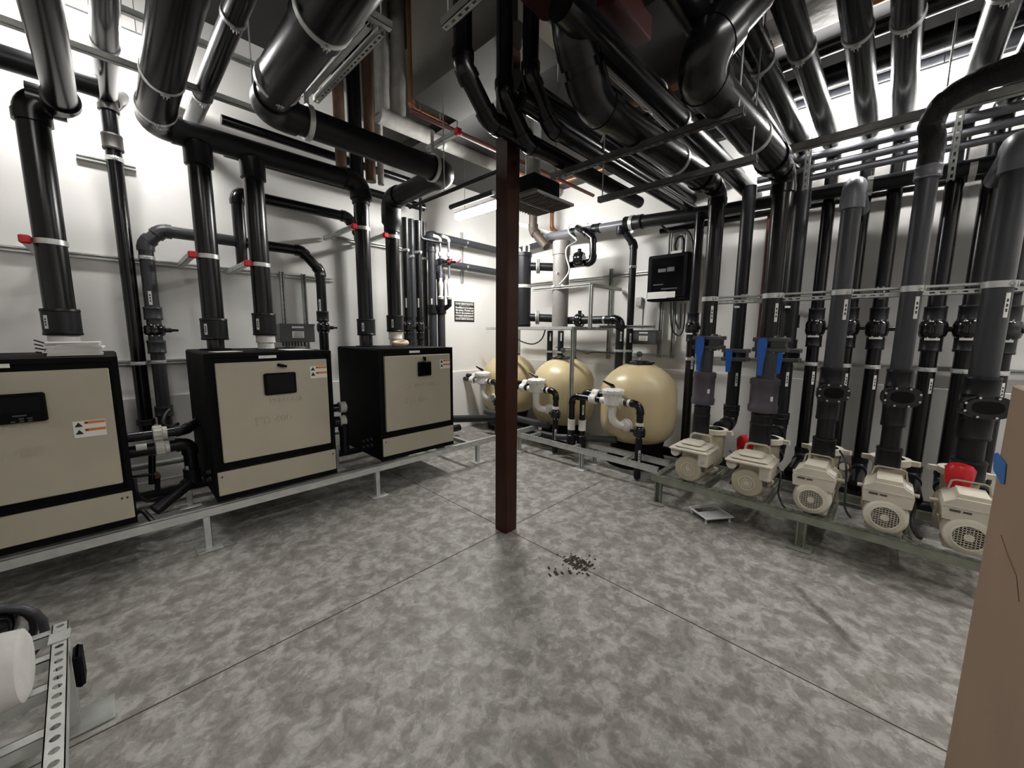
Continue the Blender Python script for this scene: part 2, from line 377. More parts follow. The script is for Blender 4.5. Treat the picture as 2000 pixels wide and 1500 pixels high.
# ================================================================== LIGHTS
def light_fixture(a, b, label, w=.1, ms='lamp'):
    a, b = V(a), V(b); d = (b-a).normalized(); s_ = d.cross(Z).normalized(); L = (b-a).length; mid = (a+b)/2
    t = thing('fluorescent_light', label, 'ceiling light', mid+Z*.06, 'fluorescent lights')
    R = Matrix((d, s_, Z)).transposed()
    m = MB(); m.box(mid+Z*.05, (L, w*1.15, .02), 0, R, .004)
    for sg in (-1, 1): m.box(mid+d*sg*(L/2-.006)+Z*.01, (.012, w*1.02, .07), 0, R)
    m.build('housing', 'lampbody', t)
    prof = [(-w/2, .04), (-w/2, .0), (-w*.38, -.025), (0, -.035), (w*.38, -.025), (w/2, 0), (w/2, .04)]
    MB().prism(prof, (mid-d*(L/2-.013), s_, Z, d*(L-.026))).build('diffuser', ms, t)
    for sg in (-1, 1): MB().cyl(mid+d*sg*L*.36+Z*.06, V((*(mid+d*sg*L*.36).xy, ZC)), .003, 0, 6).build('hanger_wire', 'galvd', t)
light_fixture((3.4, 4.36, 3.1), (3.4, 3.2, 3.1), 'glowing fluorescent light hanging just left of the red-brown column', ms='lampb')
light_fixture((4.37, 1.0, 3.45), (4.37, -.25, 3.45), 'bright fluorescent light shining behind the glossy overhead pipes', ms='lampr')
light_fixture((4.37, -1.2, 3.45), (4.37, -2.4, 3.45), 'fluorescent light beyond the right frame edge above the pumps', ms='lampr')
light_fixture((-.15, 4.35, 3.72), (.42, 4.35, 3.72), 'blown-out fluorescent light at the top left behind pipes', w=.16, ms='lampl')
light_fixture((-.8, .95, 3.65), (.1, .95, 3.65), 'fluorescent light above the viewer on the heater side', ms='lampn')
light_fixture((1.0, -.75, 3.6), (2.2, -.75, 3.6), 'fluorescent light above the viewer on the cardboard box side', ms='lampn')
# ================================================================== HEATERS
FY = 3.47
def heater(x0, which, label):
    x1 = x0+.875; zb, zt = .31, 1.412; yb = 4.42; t = thing('pool_heater', label, 'heater', ((x0+x1)/2, (FY+yb)/2, zb), 'pool heaters on the steel rack')
    m = MB(); m.bb((x0, FY+.012, zb), (x1, yb, zt), 0, .012)
    m.bb((x0, FY, zt-.03), (x1, FY+.02, zt), 0); m.bb((x0, FY, zb), (x1, FY+.02, zb+.04), 0); m.bb((x0, FY+.001, .53), (x1, FY+.02, .56), 0)
    for k in (x0+.001, x1-.031): m.bb((k, FY, zb+.041), (k+.03, FY+.02, zt-.031))
    m.build('cabinet', 'cabblk', t)
    u0, u1, v0, v1 = x0+.06, x1-.045, .60, zt-.07
    up = MB().bb((u0, FY-.014, v0), (u1, FY+.02, v1), 0, .004).build('upper_panel', 'beige', t)
    lo = MB().bb((x0+.015, FY-.014, zb+.045), (x1-.01, FY+.02, .535), 0, .004).build('lower_panel', 'beige', t)
    s_ = MB()
    for k in ((x0+.04) if which != 0 else x1-.06, x1-.035): s_.cyl((k, FY-.014, .50), (k, FY-.019, .50), .006, 0, 8)
    s_.build('screw', 'ink', lo)
    cx = (u0+u1)/2
    # embossed lettering pressed in the panel
    e = MB(); vs, fs = text_mb('ETi 400', .085, (cx-.04, FY-.0145, .88), X, Z, .009); e.add(vs, fs)
    vs, fs = text_mb('PENTAIR', .05, (cx+.06, FY-.0145, 1.03), X, Z, .007, sx=1.25); e.add(vs, fs)
    o = V((cx-.16, FY-.0145, 1.03))
    for k in range(4):
        a = PI/2*k+PI/4; c = o+X*math.cos(a)*.025+Z*math.sin(a)*.025; e.box(c, (.03, .003, .012), 0, Matrix.Rotation(-(a+PI/2), 3, 'Y'))
    e.build('embossed_lettering', 'beige', up)
    # display
    if which == 0: dx, dz, w, h = cx-.03, 1.14, .30, .165
    elif which == 1: dx, dz, w, h = cx+.02, 1.165, .225, .17
    else: dx, dz, w, h = cx+.05, 1.20, .155, .15
    d = MB().box((dx, FY-.027, dz), (w, .028, h), 0, None, .008).build('display', 'cabblk', t)
    MB().box((dx, FY-.042, dz+(.02 if which == 0 else 0)), (w*.86, .002, h*(.5 if which == 0 else .82))).build('screen', 'glassd', d)
    if which == 0:
        k = MB()
        for (a, b, c) in ((.07, -.04, .05), (.075, -.058, .018), (.105, -.058, .018), (.045, -.072, .016), (.075, -.072, .016), (.105, -.072, .016)):
            k.box((dx+a-.02, FY-.043, dz+b), (c, .003, .008))
        k.build('keypad_buttons', 'greybox', d)
    kz = 1.31 if which else 1.28; kx = dx+(.0 if which else -.03); k = MB()
    k.cyl((kx, FY-.014, kz), (kx, FY-.03, kz), .013, 0, 14)
    if which == 1: k.tube([(kx, FY-.035, kz), (kx+.05, FY-.038, kz-.012)], [.014, .009], 0, 12)
    elif which == 0: k.tube([(kx, FY-.035, kz+.02), (kx+.005, FY-.038, kz-.03)], [.026, .012], 0, 12)
    else: k.tube([(kx, FY-.035, kz+.008), (kx, FY-.038, kz-.028)], [.014, .01], 0, 12)
    k.build('latch', 'cabblk', t)
    # warning sticker
    wx, wz = (x1-.155, 1.0) if which == 0 else (x1-.115, 1.235); g = MB()
    if which == 0: wz = .98
    g.box((wx, FY-.0155, wz), (.135, .003, .1), 0)
    for q in (0, 1):
        zz = wz+.032-q*.045; g.box((wx+.022, FY-.0175, zz+.006), (.088, .002, .016), 1); g.box((wx-.012, FY-.019, zz+.006), (.01, .002, .008), 2)
        g.prism([(-.017, -.012), (.017, -.012), (0, .016)], ((wx-.045, FY-.019, zz-.004), X, Z, Y*.002), 2)
    g.build('warning_label', ['label', 'orange', 'ink'], t)
    g = MB().box((cx-.05, FY-.003, zt-.035), (.12, .004, .022)).build('name_label', 'label', t)
    s_ = MB()
    for k in range(3):
        for j in range(2): s_.box((x0-.002, FY+.2+k*.09, .50-j*.06-k*.03), (.004, .05, .02), 0)
    s_.build('side_vent', 'greybox', t)
    return t
HX = (-.86, .44, 1.745)
heater(HX[0], 0, 'black and beige pool heater nearest the left edge, papers on top')
heater(HX[1], 1, 'black and beige pool heater in the middle with a wide black display')
heater(HX[2], 2, 'black and beige pool heater closest to the red-brown column')
# ================================================================== HEATER RACK
def rack(label, rails, crosses, legs, z, ms, group='low steel equipment racks', name='equipment_rack', lw=.041, plate=.15):
    c = V(legs[0]); t = thing(name, label, 'rack', (c.x, c.y, 0), group)
    for a, b in rails: strut(t, (*a, z), (*b, z), .041, .06, up=(0, 0, -1), ms=ms, name='rail', holes=(V(a)-V(b)).length < 4.5)
    for a, b in crosses: strut(t, (*a, z), (*b, z), .041, .041, up=(0, 0, -1), ms=ms, name='cross_rail')
    for x, y in legs:
        lg = strut(t, (x, y, .01), (x, y, z-.028), lw, .041, up=(-1, 0, 0), ms=ms, name='leg', holes=False)
        MB().box((x, y, .006), (plate, plate, .012), 0, None, .003).build('foot_plate', ms, lg)
    return t
rack('long galvanised steel rack carrying the three pool heaters',
     [((-1.7, 3.44), (4.05, 3.44)), ((-1.7, 4.4), (3.3, 4.4))],
     [((x, 3.47), (x, 4.38)) for x in (-1.2, -.72, .6, 1.2, 1.9, 2.5, 2.85)],
     [(-.95, 3.43), (.363, 3.43), (1.669, 3.43), (3.0, 3.5), (.363, 4.4), (1.669, 4.4), (3.0, 4.4)], .27, 'galv')
# ================================================================== SAND FILTERS
TANKS = [(4.42, 2.15), (4.50, 3.34), (4.56, 4.50)]
def sand_filter(cx, cy, label):
    t = thing('sand_filter', label, 'filter tank', (cx, cy, 0), 'tan sand filter tanks')
    R = .44
    prof = [(.235, .02), (.245, .15), (.27, .26), (.32, .35), (.40, .415), (.50, .437), (.62, R), (.80, R), (.92, .437), (1.02, .40), (1.10, .335), (1.165, .25), (1.205, .17), (1.222, .10), (1.226, .02)]
    MB().lathe((cx, cy, 0), Z, prof, 0, 56).build('tank_body', 'tank', t)
    MB().lathe((cx, cy, 0), Z, [(0, .36), (.03, .355), (.18, .30), (.30, .33), (.33, .31)], 0, 40).build('base_skirt', 'cabblk', t)
    m = MB(); m.lathe((cx, cy, 1.2), Z, [(0, .15), (.02, .155), (.03, .13), (.05, .10), (.06, .03)], 0, 30)
    for k in range(6):
        a = k*PI/3+.3; m.box((cx+.13*math.cos(a), cy+.13*math.sin(a), 1.225), (.1, .03, .016), 0, Matrix.Rotation(a, 3, 'Z'))
    ld = m.build('lid_clamp', 'fitblk', t)
    g = MB(); g.cyl((cx, cy, 1.25), (cx, cy, 1.30), .012, 0, 10); g.lathe((cx-.012, cy+.012, 1.33), (-.7, -.7, 0), [(0, .035), (.025, .035), (.028, .03)], 1, 20)
    g.build('pressure_gauge', ['chrome', 'greybox'], ld)
    # multiport valve on the room side
    vx, vy, vz = cx-.57, cy+.02, .80
    m = MB(); m.lathe((vx, vy, vz), Z, [(-.03, .055), (-.01, .095), (.02, .10), (.10, .10), (.115, .10), (.115, .122), (.15, .124), (.16, .112), (.175, .055), (.18, .02)], 0, 28)
    for k in range(10):
        a = 2*PI*k/10; m.cyl((vx+.114*math.cos(a), vy+.114*math.sin(a), vz+.10), (vx+.114*math.cos(a), vy+.114*math.sin(a), vz+.158), .01, 0, 8)
    m.cyl((vx, vy, vz-.02), (vx, vy, vz-.10), .045, 0, 18)
    m.cyl((vx, vy-.06, vz+.03), (vx, vy-.15, vz+.03), .038, 0, 18); m.cyl((vx, vy+.06, vz+.02), (vx, vy+.15, vz+.02), .038, 0, 18); m.cyl((vx+.04, vy+.05, vz+.07), (vx+.07, vy+.15, vz+.07), .036, 0, 18)
    m.cyl((vx+.05, vy, vz+.05), (cx-.40, vy, vz+.05), .036, 0, 18)
    vb = m.build('multiport_valve', 'white', t)
    h = MB(); h.tube([(vx, vy, vz+.18), (vx-.02, vy, vz+.20), (vx-.03, vy+.035, vz+.215), (vx-.045, vy+.10, vz+.245)], [.024, .022, .016, .010], 0, 12); h.build('valve_lever', 'fitblk', vb)
    # lower bend to bulkhead
    m = MB(); m.tube([(vx, vy, vz-.09), (vx, vy, vz-.15), (vx+.01, vy-.01, vz-.20), (vx+.03, vy-.04, vz-.235), (vx+.06, vy-.07, vz-.25), (cx-.40, vy-.10, vz-.25)], .042, 0, 18)
    m.build('lower_bend', 'white', t)
    m = MB(); o = V((cx-.43, vy-.11, vz-.25)); m.lathe(o, (-1, -.1, 0), [(0, .07), (.03, .07), (.035, .055), (.06, .052), (.07, .03)], 0, 24); m.build('bulkhead_fitting', 'white', t)
    # black collar and elbow toward the viewer's right
    m = MB(); m.cyl((vx, vy-.15, vz+.03), (vx, vy-.185, vz+.03), .046, 1, 20); m.cyl((vx, vy-.185, vz+.03), (vx, vy-.215, vz+.03), .040, 0, 20); m.build('union_collar', ['white', 'fitblk'], t)
    return t, (vx, vy, vz)
T3, v3 = sand_filter(*TANKS[0], 'tan sand filter tank standing right of the steel shelf post')
T2 = copy_tree(T3); T1 = copy_tree(T3)
T2.location = (*TANKS[1], 0); T2['label'] = 'tan sand filter tank just right of the red-brown column'; 
T1.location = (*TANKS[2], 0); T1['label'] = 'tan sand filter tank partly hidden behind the red-brown column'
def lead(cx, cy, label, floor_z=.02, grp='black drain legs from the filter valves'):
    vx, vy, vz = cx-.57, cy+.02, .80
    t = thing('drain_pipe', label, 'pipe', (vx, vy-.33, 0), grp)
    pipe_parts(t, [(vx, vy-.205, vz+.03), (vx, vy-.33, vz+.03), (vx, vy-.33, floor_z)], .036, 'pvc', 'pipeblk', br=2.2)
    coupling(t, (vx, vy-.33, vz-.20), (vx, vy-.33, vz-.165), .041, 'white', 'white_ring')
    butterfly(t, (vx, vy-.33, vz-.27), Z, .042, (0, 1, 0), L=.10, k=1.55, lever=False)
    sticker(t, (vx, vy-.33, .27), Z, FACE, .037, .14, .025)
lead(*TANKS[0], 'black drain leg bending down from the valve of the rightmost sand filter')
lead(*TANKS[1], 'black drain leg beside the valve of the middle sand filter')
lead(*TANKS[2], 'black drain leg from the filter valve left of the column')
# inlet legs left of tank 3 (white unions, black elbows, white lower couplings)
vx, vy, vz = v3
for i, (dx, dz, lx, lab) in enumerate(((0, .02, .40, 'black inlet leg with white union, front one left of right sand filter'), (.06, .07, .285, 'black inlet leg with white union, rear one left of right sand filter'))):
    t = thing('inlet_pipe', lab, 'pipe', (vx+dx, vy+.15+lx, .2), 'inlet legs of the filter valves')
    p0 = V((vx+dx, vy+.15, vz+dz)); p1 = p0+Y*lx
    pipe_parts(t, [p0, p1, V((p1.x, p1.y, .33))], .036, 'pipeblk', br=2.0)
    coupling(t, p0+Y*.06, p0+Y*.14, .056, 'white', 'union_nut')
    coupling(t, (p1.x, p1.y, .40), (p1.x, p1.y, .53), .044, 'white', 'white_coupling')
    m = MB(); m.lathe((p1.x, p1.y, .16), Z, [(0, .03), (.01, .05), (.07, .056), (.17, .056), (.18, .045)], 0, 24); m.build('trap_body', 'pvc', t)
    if i: sticker(t, (p1.x, p1.y, .66), Z, FACE, .037, .12, .02)
# inlet of middle and left filters
for (cx, cy), lab in ((TANKS[1], 'white union stub running behind the column from the middle filter'), (TANKS[2], 'white union stub running into the black pipes behind the right heater')):
    vx2, vy2, vz2 = cx-.57, cy+.02, .80
    t = thing('inlet_pipe', lab, 'pipe', (vx2, vy2+.3, vz2), 'inlet legs of the filter valves')
    for dx, dz in ((0, .02), (.06, .07)):
        p0 = V((vx2+dx, vy2+.15, vz2+dz)); L = .33
        MB().cyl(p0, p0+Y*L, .034, 0, 18).build('pipe_length', 'pipeblk', t); coupling(t, p0+Y*.05, p0+Y*.13, .055, 'white', 'union_nut')
# ================================================================== FILTER RACK AND SHELF FRAME
rack('galvanised steel rack in front of the sand filters', [((3.70, 3.6), (3.70, 1.55)), ((3.98, 3.6), (3.98, 1.55))], [((3.72, y), (3.97, y)) for y in (3.3, 2.6, 1.95)],
     [(3.70, 2.46), (3.70, 3.45), (3.98, 2.46)], .22, 'galv')
# ================================================================== PUMP RACK
rack('green-grey steel rack carrying the five cream pumps', [((3.45, 1.5), (3.45, -1.3)), ((4.15, 1.5), (4.15, -1.3))], [((3.47, y), (4.13, y)) for y in (1.47, 1.05, .6, .2, -.2, -.6, -1.0)],
     [(3.45, 1.43), (3.45, .345), (3.45, -.9), (4.15, 1.43), (4.15, .345)], .235, 'greenst', lw=.06)
# ================================================================== PUMPS  (motor faces -X)
def fan_grille(m, c, r, mi_d=1, mi_b=0, radial=True):
    c = V(c); m.cyl(c+X*.004, c+X*.012, r, mi_d, 28)
    if radial:
        for k in range(16):
            a = 2*PI*k/16; q = c+Y*math.cos(a)*r*.6+Z*math.sin(a)*r*.6; m.box(q, (.006, r*.8, .0035), mi_b, Matrix.Rotation(a, 3, 'X'))
        for rr in (.3, .62, 1.0): m.tube([c+Y*math.cos(2*PI*k/24)*r*rr+Z*math.sin(2*PI*k/24)*r*rr for k in range(24)], .0032, mi_b, 6, closed=True)
        m.cyl(c-X*.002, c+X*.008, r*.22, mi_b, 16)
    else:
        n = 10; st = 2*r/n
        for k in range(1, n):
            q = -r+k*st; h = math.sqrt(max(0, r*r-q*q))
            m.box(c+Y*q+X*.003, (.002, .0042, 2*h), mi_b); m.box(c+Z*q+X*.003, (.002, 2*h, .0042), mi_b)
        m.tube([c+Y*math.cos(2*PI*k/28)*r+Z*math.sin(2*PI*k/28)*r for k in range(28)], .006, mi_b, 6, closed=True)
        m.cyl(c-X*.002, c+X*.006, r*.30, mi_b, 18)
def wet_end(t, x, y, z0):
    """volute, strainer pot, locking ring with two wings"""
    m = MB(); m.lathe((x+.38, y, z0+.16), X, [(0, .10), (.02, .135), (.10, .14), (.13, .12), (.15, .08)], 0, 30)
    m.cyl((x+.44, y, z0+.2), (x+.44, y, z0+.36), .062, 0, 22); m.box((x+.45, y, z0+.015), (.18, .2, .03), 0, None, .006)
    m.build('volute', 'creamd', t)
    m = MB(); m.lathe((x+.68, y, z0+.02), Z, [(0, .07), (.03, .09), (.28, .095), (.33, .10), (.34, .08)], 0, 30); m.cyl((x+.52, y, z0+.16), (x+.64, y, z0+.16), .07, 0, 20)
    m.cyl((x+.74, y, z0+.22), (x+.84, y, z0+.22), .05, 0, 18); m.build('strainer_pot', 'creamd', t)
    m = MB(); m.lathe((x+.68, y, z0+.33), Z, [(0, .10), (0, .118), (.045, .118), (.045, .10)], 0, 30)
    for sg in (-1, 1): m.prism([(.10, -.026), (.158, -.020), (.168, .010), (.10, .028)], ((x+.68, y, z0+.335), Y*sg, X, Z*.035))
    r_ = m.build('locking_ring', 'cream', t); MB().lathe((x+.68, y, z0+.35), Z, [(0, .10), (.02, .095), (.035, .06), (.04, .01)], 0, 26).build('clear_lid', 'glassd', r_)
def pump_a(x, y, z0, label):
    t = thing('pump', label, 'pump', (x, y, z0), 'cream pool pumps on the green-grey rack')
    m = MB(); c = V((x, y, z0+.125))
    m.lathe(c, X, [(0, .075), (.004, .105), (.02, .117), (.10, .12), (.14, .12), (.16, .112), (.34, .112), (.38, .10)], 0, 36)
    m.box((x+.09, y, z0+.235), (.10, .15, .10), 0, None, .01)
    for k in range(14):
        a = 2*PI*k/14; m.box((x+.25, y+.114*math.cos(a), z0+.125+.114*math.sin(a)), (.16, .012, .006), 0, Matrix.Rotation(a, 3, 'X'))
    m.box((x+.12, y, z0+.012), (.16, .17, .024), 0, None, .006); m.box((x+.28, y, z0+.03), (.14, .13, .06), 0, None, .006)
    m.build('motor', 'creamd', t)
    m = MB(); fan_grille(m, (x-.003, y, z0+.125), .056); m.build('fan_grille', ['cream', 'fangrill'], t)
    # drive housing with flat hat
    m = MB(); zt = z0+.285
    m.box((x+.12, y, zt+.008), (.30, .33, .022), 0, None, .006); m.box((x+.12, y, zt+.032), (.25, .27, .032), 0, None, .014)
    m.box((x+.10, y, zt+.062), (.17, .17, .030), 0, None, .014)
    m.build('drive_cover', 'cream', t)
    m = MB(); m.box((x+.12, y-.115, zt-.06), (.24, .085, .12), 0, None, .012)
    m.build('drive_housing', 'cream', t); m = MB(); m.cyl((x+.0, y+.12, zt-.03), (x+.22, y+.12, zt-.03), .038, 0, 18); m.box((x+.11, y+.12, zt-.012), (.22, .075, .03), 0)
    m.build('capacitor_cover', 'cream', t)
    m = MB(); m.cyl((x-.006, y-.12, zt-.075), (x+.012, y-.12, zt-.075), .011, 0, 12); m.cyl((x-.01, y-.12, zt-.075), (x-.005, y-.12, zt-.075), .016, 0, 12); m.build('cover_screw', 'chrome', t)
    MB().cyl((x+.02, y-.118, zt-.12), (x+.02, y-.118, zt-.16), .015, 0, 12).build('cable_gland', 'greybox', t)
    m = MB(); hx = x+.29; m.tube([(hx, y+.10, zt-.01), (hx, y+.085, zt+.085), (hx, y+.06, zt+.10), (hx, y-.06, zt+.10), (hx, y-.085, zt+.085), (hx, y-.10, zt-.01)], .011, 0, 10); m.build('carry_handle', 'creamd', t)
    wet_end(t, x, y, z0); return t
def pump_b(x, y, z0, label):
    t = thing('pump', label, 'pump', (x, y, z0), 'cream pool pumps on the green-grey rack')
    m = MB(); c = V((x, y, z0+.118))
    m.lathe(c, X, [(0, .073), (.003, .095), (.014, .108), (.03, .114), (.09, .116), (.10, .108), (.36, .105), (.39, .09)], 0, 40)
    for k in range(16):
        a = 2*PI*k/16; m.box((x+.23, y+.107*math.cos(a), z0+.118+.107*math.sin(a)), (.22, .012, .005), 0, Matrix.Rotation(a, 3, 'X'))
    m.box((x+.16, y, z0+.012), (.2, .19, .024), 0, None, .006)
    m.build('motor', 'cream', t)
    m = MB(); fan_grille(m, (x-.004, y, z0+.118), .074, radial=False); m.build('fan_grille', ['cream', 'fangrill'], t)
    m = MB(); zt = z0+.20
    # control box with sloping shoulders (profile across Y, extruded along X)
    prof = [(-.118, 0), (.118, 0), (.125, .075), (.118, .105), (.075, .132), (.07, .14), (-.07, .14), (-.075, .132), (-.118, .105), (-.125, .075)]
    m.prism(prof, ((x+.015, y, zt), Y, Z, X*.25)); m.build('control_box', 'cream', t)
    m = MB(); m.prism([(-.07, .14), (.07, .14), (.062, .165), (-.062, .165)], ((x+.03, y, zt), Y, Z, X*.20)); m.box((x+.013, y, zt+.085), (.006, .245, .006), 0); m.build('box_lid', 'cream', t)
    m = MB(); m.box((x+.012, y+.07, zt+.062), (.003, .045, .012)); m.box((x+.012, y+.02, zt+.062), (.003, .035, .010)); m.build('nameplate_marks', 'greybox', t)
    m = MB(); m.box((x+.10, y-.097, zt+.122), (.10, .045, .003), 0, Matrix.Rotation(math.radians(32), 3, 'X')); m.build('rating_label', 'label', t)
    m = MB(); hx = x+.25; m.tube([(hx, y+.09, zt+.12), (hx, y+.08, zt+.185), (hx, y+.06, zt+.195), (hx, y-.06, zt+.195), (hx, y-.08, zt+.185), (hx, y-.09, zt+.12)], .006, 0, 8); m.build('carry_handle', 'creamd', t)
    m = MB()
    for sg in (-1, 1): m.cyl((x+.30, y+sg*.11, zt+.02), (x+.30, y+sg*.16, zt+.02), .014, 0, 10)
    m.build('side_knob', 'cream', t)
    m = MB(); m.box((x+.37, y, z0+.14), (.03, .26, .25), 0, None, .01); m.build('seal_plate', 'creamd', t)
    wet_end(t, x, y, z0); return t
ZP = .266
PY = [at(1343, 918, 'x', 3.46).y, at(1457, 953, 'x', 3.46).y, at(1583, 978, 'x', 3.46).y, at(1728, 1010, 'x', 3.46).y, at(1893, 1050, 'x', 3.46).y]
pa = pump_a(3.46, PY[0], ZP, 'flat-topped cream pump at the left end of the rack')
p2 = copy_tree(pa); p2.location = (3.46, PY[1], ZP); p2['label'] = 'flat-topped cream pump in front of the red object on the wall'
pb = pump_b(3.46, PY[2], ZP, 'round-grilled cream pump next to the flat-topped pumps')
p4 = copy_tree(pb); p4.location = (3.46, PY[3], ZP); p4['label'] = 'round-grilled cream pump in the middle of the three like it'
p5 = copy_tree(pb); p5.location = (3.46, PY[4], ZP); p5['label'] = 'round-grilled cream pump nearest the cardboard box'
# ================================================================== FRONT PUMP RISERS
XF = 3.90
ZO = 2.86
SF = at(1500, 578, 'x', XF-.04).z
FP = []
def riser(i, r, mt, label):
    y = PY[i]-.0; t = thing('riser_pipe', label, 'pipe', (XF, y, .6), 'grey discharge risers above the pumps'); FP.append((t, y, r)); return t, y
# slight plumb adjustment: each riser's own measured y
RY = [at(1397, 450, 'x', XF).y, at(1522, 450, 'x', XF).y, at(1658, 450, 'x', XF).y, at(1797, 450, 'x', XF).y, at(1968, 450, 'x', XF).y]
def gate_valve_set(t, y, zc, r):
    m = MB(); m.box((XF, y-.02, zc), (.15, .25, .035), 0, None, .005); m.box((XF, y-.02, zc-.085), (.15, .25, .035), 0, None, .005); m.box((XF, y-.02, zc-.042), (.12, .22, .055), 1, None, .003)
    m.box((XF+.02, y, zc-.042), (.14, .14, .16), 0, None, .01)
    b = m.build('gate_valve', ['pvcm', 'fitblk'], t)
    s_ = MB()
    for yy in (-.10, -.03, .04): s_.cyl((XF-.05, y-.02+yy, zc+.016), (XF-.05, y-.02+yy, zc+.03), .009, 0, 6); s_.cyl((XF-.05, y-.02+yy, zc-.115), (XF-.05, y-.02+yy, zc-.10), .009, 0, 6)
    s_.build('flange_bolts', 'galvd', b)
    m = MB(); m.cyl((XF-.06, y+.02, zc-.025), (XF-.115, y+.02, zc-.025), .034, 0, 18); m.build('valve_stem', 'fitblk', b)
    m = MB(); m.prism([(-.034, .0), (-.026, .024), (0, .034), (.026, .024), (.034, 0), (.032, -.12), (.018, -.17), (.016, -.28), (-.016, -.28), (-.020, -.16), (-.030, -.10)], ((XF-.135, y+.02, zc-.02), Y, Z, X*.022)); m.build('blue_lever', 'blue', b)
for i, (r, lab) in enumerate(((.066, 'grey riser with blue-levered valve above the leftmost pump'), (.074, 'thick grey riser with blue-levered valve above the second pump'))):
    y = RY[i]; t = thing('riser_pipe', lab, 'pipe', (XF, y, .62), 'grey discharge risers above the pumps')
    zv = at(1385+i*110, 660+i*3, 'x', XF).z
    xs = at((1120, 1345)[i], (180, 130)[i], 'z', ZO).x
    yo = (1.33, .82)[i]
    zs_ = ZO+.0
    yk = yo+(y-yo)*.8
    if i == 0: path = [(xs-.05, yo, 4.4), (xs-.05, yo, zs_+.25), (xs+.15, yo, zs_), (3.5, yk, zs_)]
    else: path = [tuple(at(1475, -15, 'z', 3.2)), (xs, yo, zs_), (3.5, yk, zs_)]
    R_ = (.098, .102)[i]; pipe_parts(t, path, R_, 'overhead', 'overhead', br=(1.6, .9)[i], hub=1.16, seg=26)
    MB().lathe((3.48, yk, zs_), V((.22, y-yk, 0)), [(0, R_*1.12), (.08, R_*1.12), (.16, r*1.2), (.22, r*1.2)], 0, 24).build('reducer', 'overhead', t)
    pipe_parts(t, [(3.6, yk, zs_), (XF, y, zs_), (XF, y, zv+.02)], r, 'overhead', 'overhead', br=1.3)
    gate_valve_set(t, y, zv, r)
    za = at(1390+i*110, 727+i*12, 'x', XF).z; zb = at(1385+i*110, 790+i*14, 'x', XF).z
    MB().cyl((XF, y, zv-.1), (XF, y, za), r*.95, 0, 22).build('pipe_length', 'pvcg', t)
    m = MB(); m.lathe((XF, y, zb), Z, [(0, r*1.1), (0, r*1.5), (.05, r*1.55), (.065, r*1.42), (za-zb-.06, r*1.42), (za-zb-.05, r*1.52), (za-zb-.01, r*1.52), (za-zb, r*1.3)], 0, 28)
    cv = m.build('check_valve', 'purple', t)
    MB().box((XF-r*1.05, y-r*1.0, (za+zb)/2-.02), (.003, .022, .04), 0, Matrix.Rotation(math.radians(45), 3, 'Z')).build('check_valve_label', 'label', cv)
    MB().cyl((XF, y, ZP+.36), (XF, y, zb), r*.93, 0, 22).build('pipe_length', 'pvc', t)
    coupling(t, (XF, y, zb-.17), (XF, y, zb-.02), r*1.08, 'pvc'); coupling(t, (XF, y, ZP+.355), (XF, y, ZP+.55), r*1.12, 'pvc')
    band(t, (XF, y, SF), Z, r, .04, (-.7, -.7, 0)); sticker(t, (XF, y, SF-.14), Z, (-.8, -.6, 0), r, .15, .022)
    band(t, (3.05, yo+(y-yo)*.55, ZO), X, R_, .03, -Z)
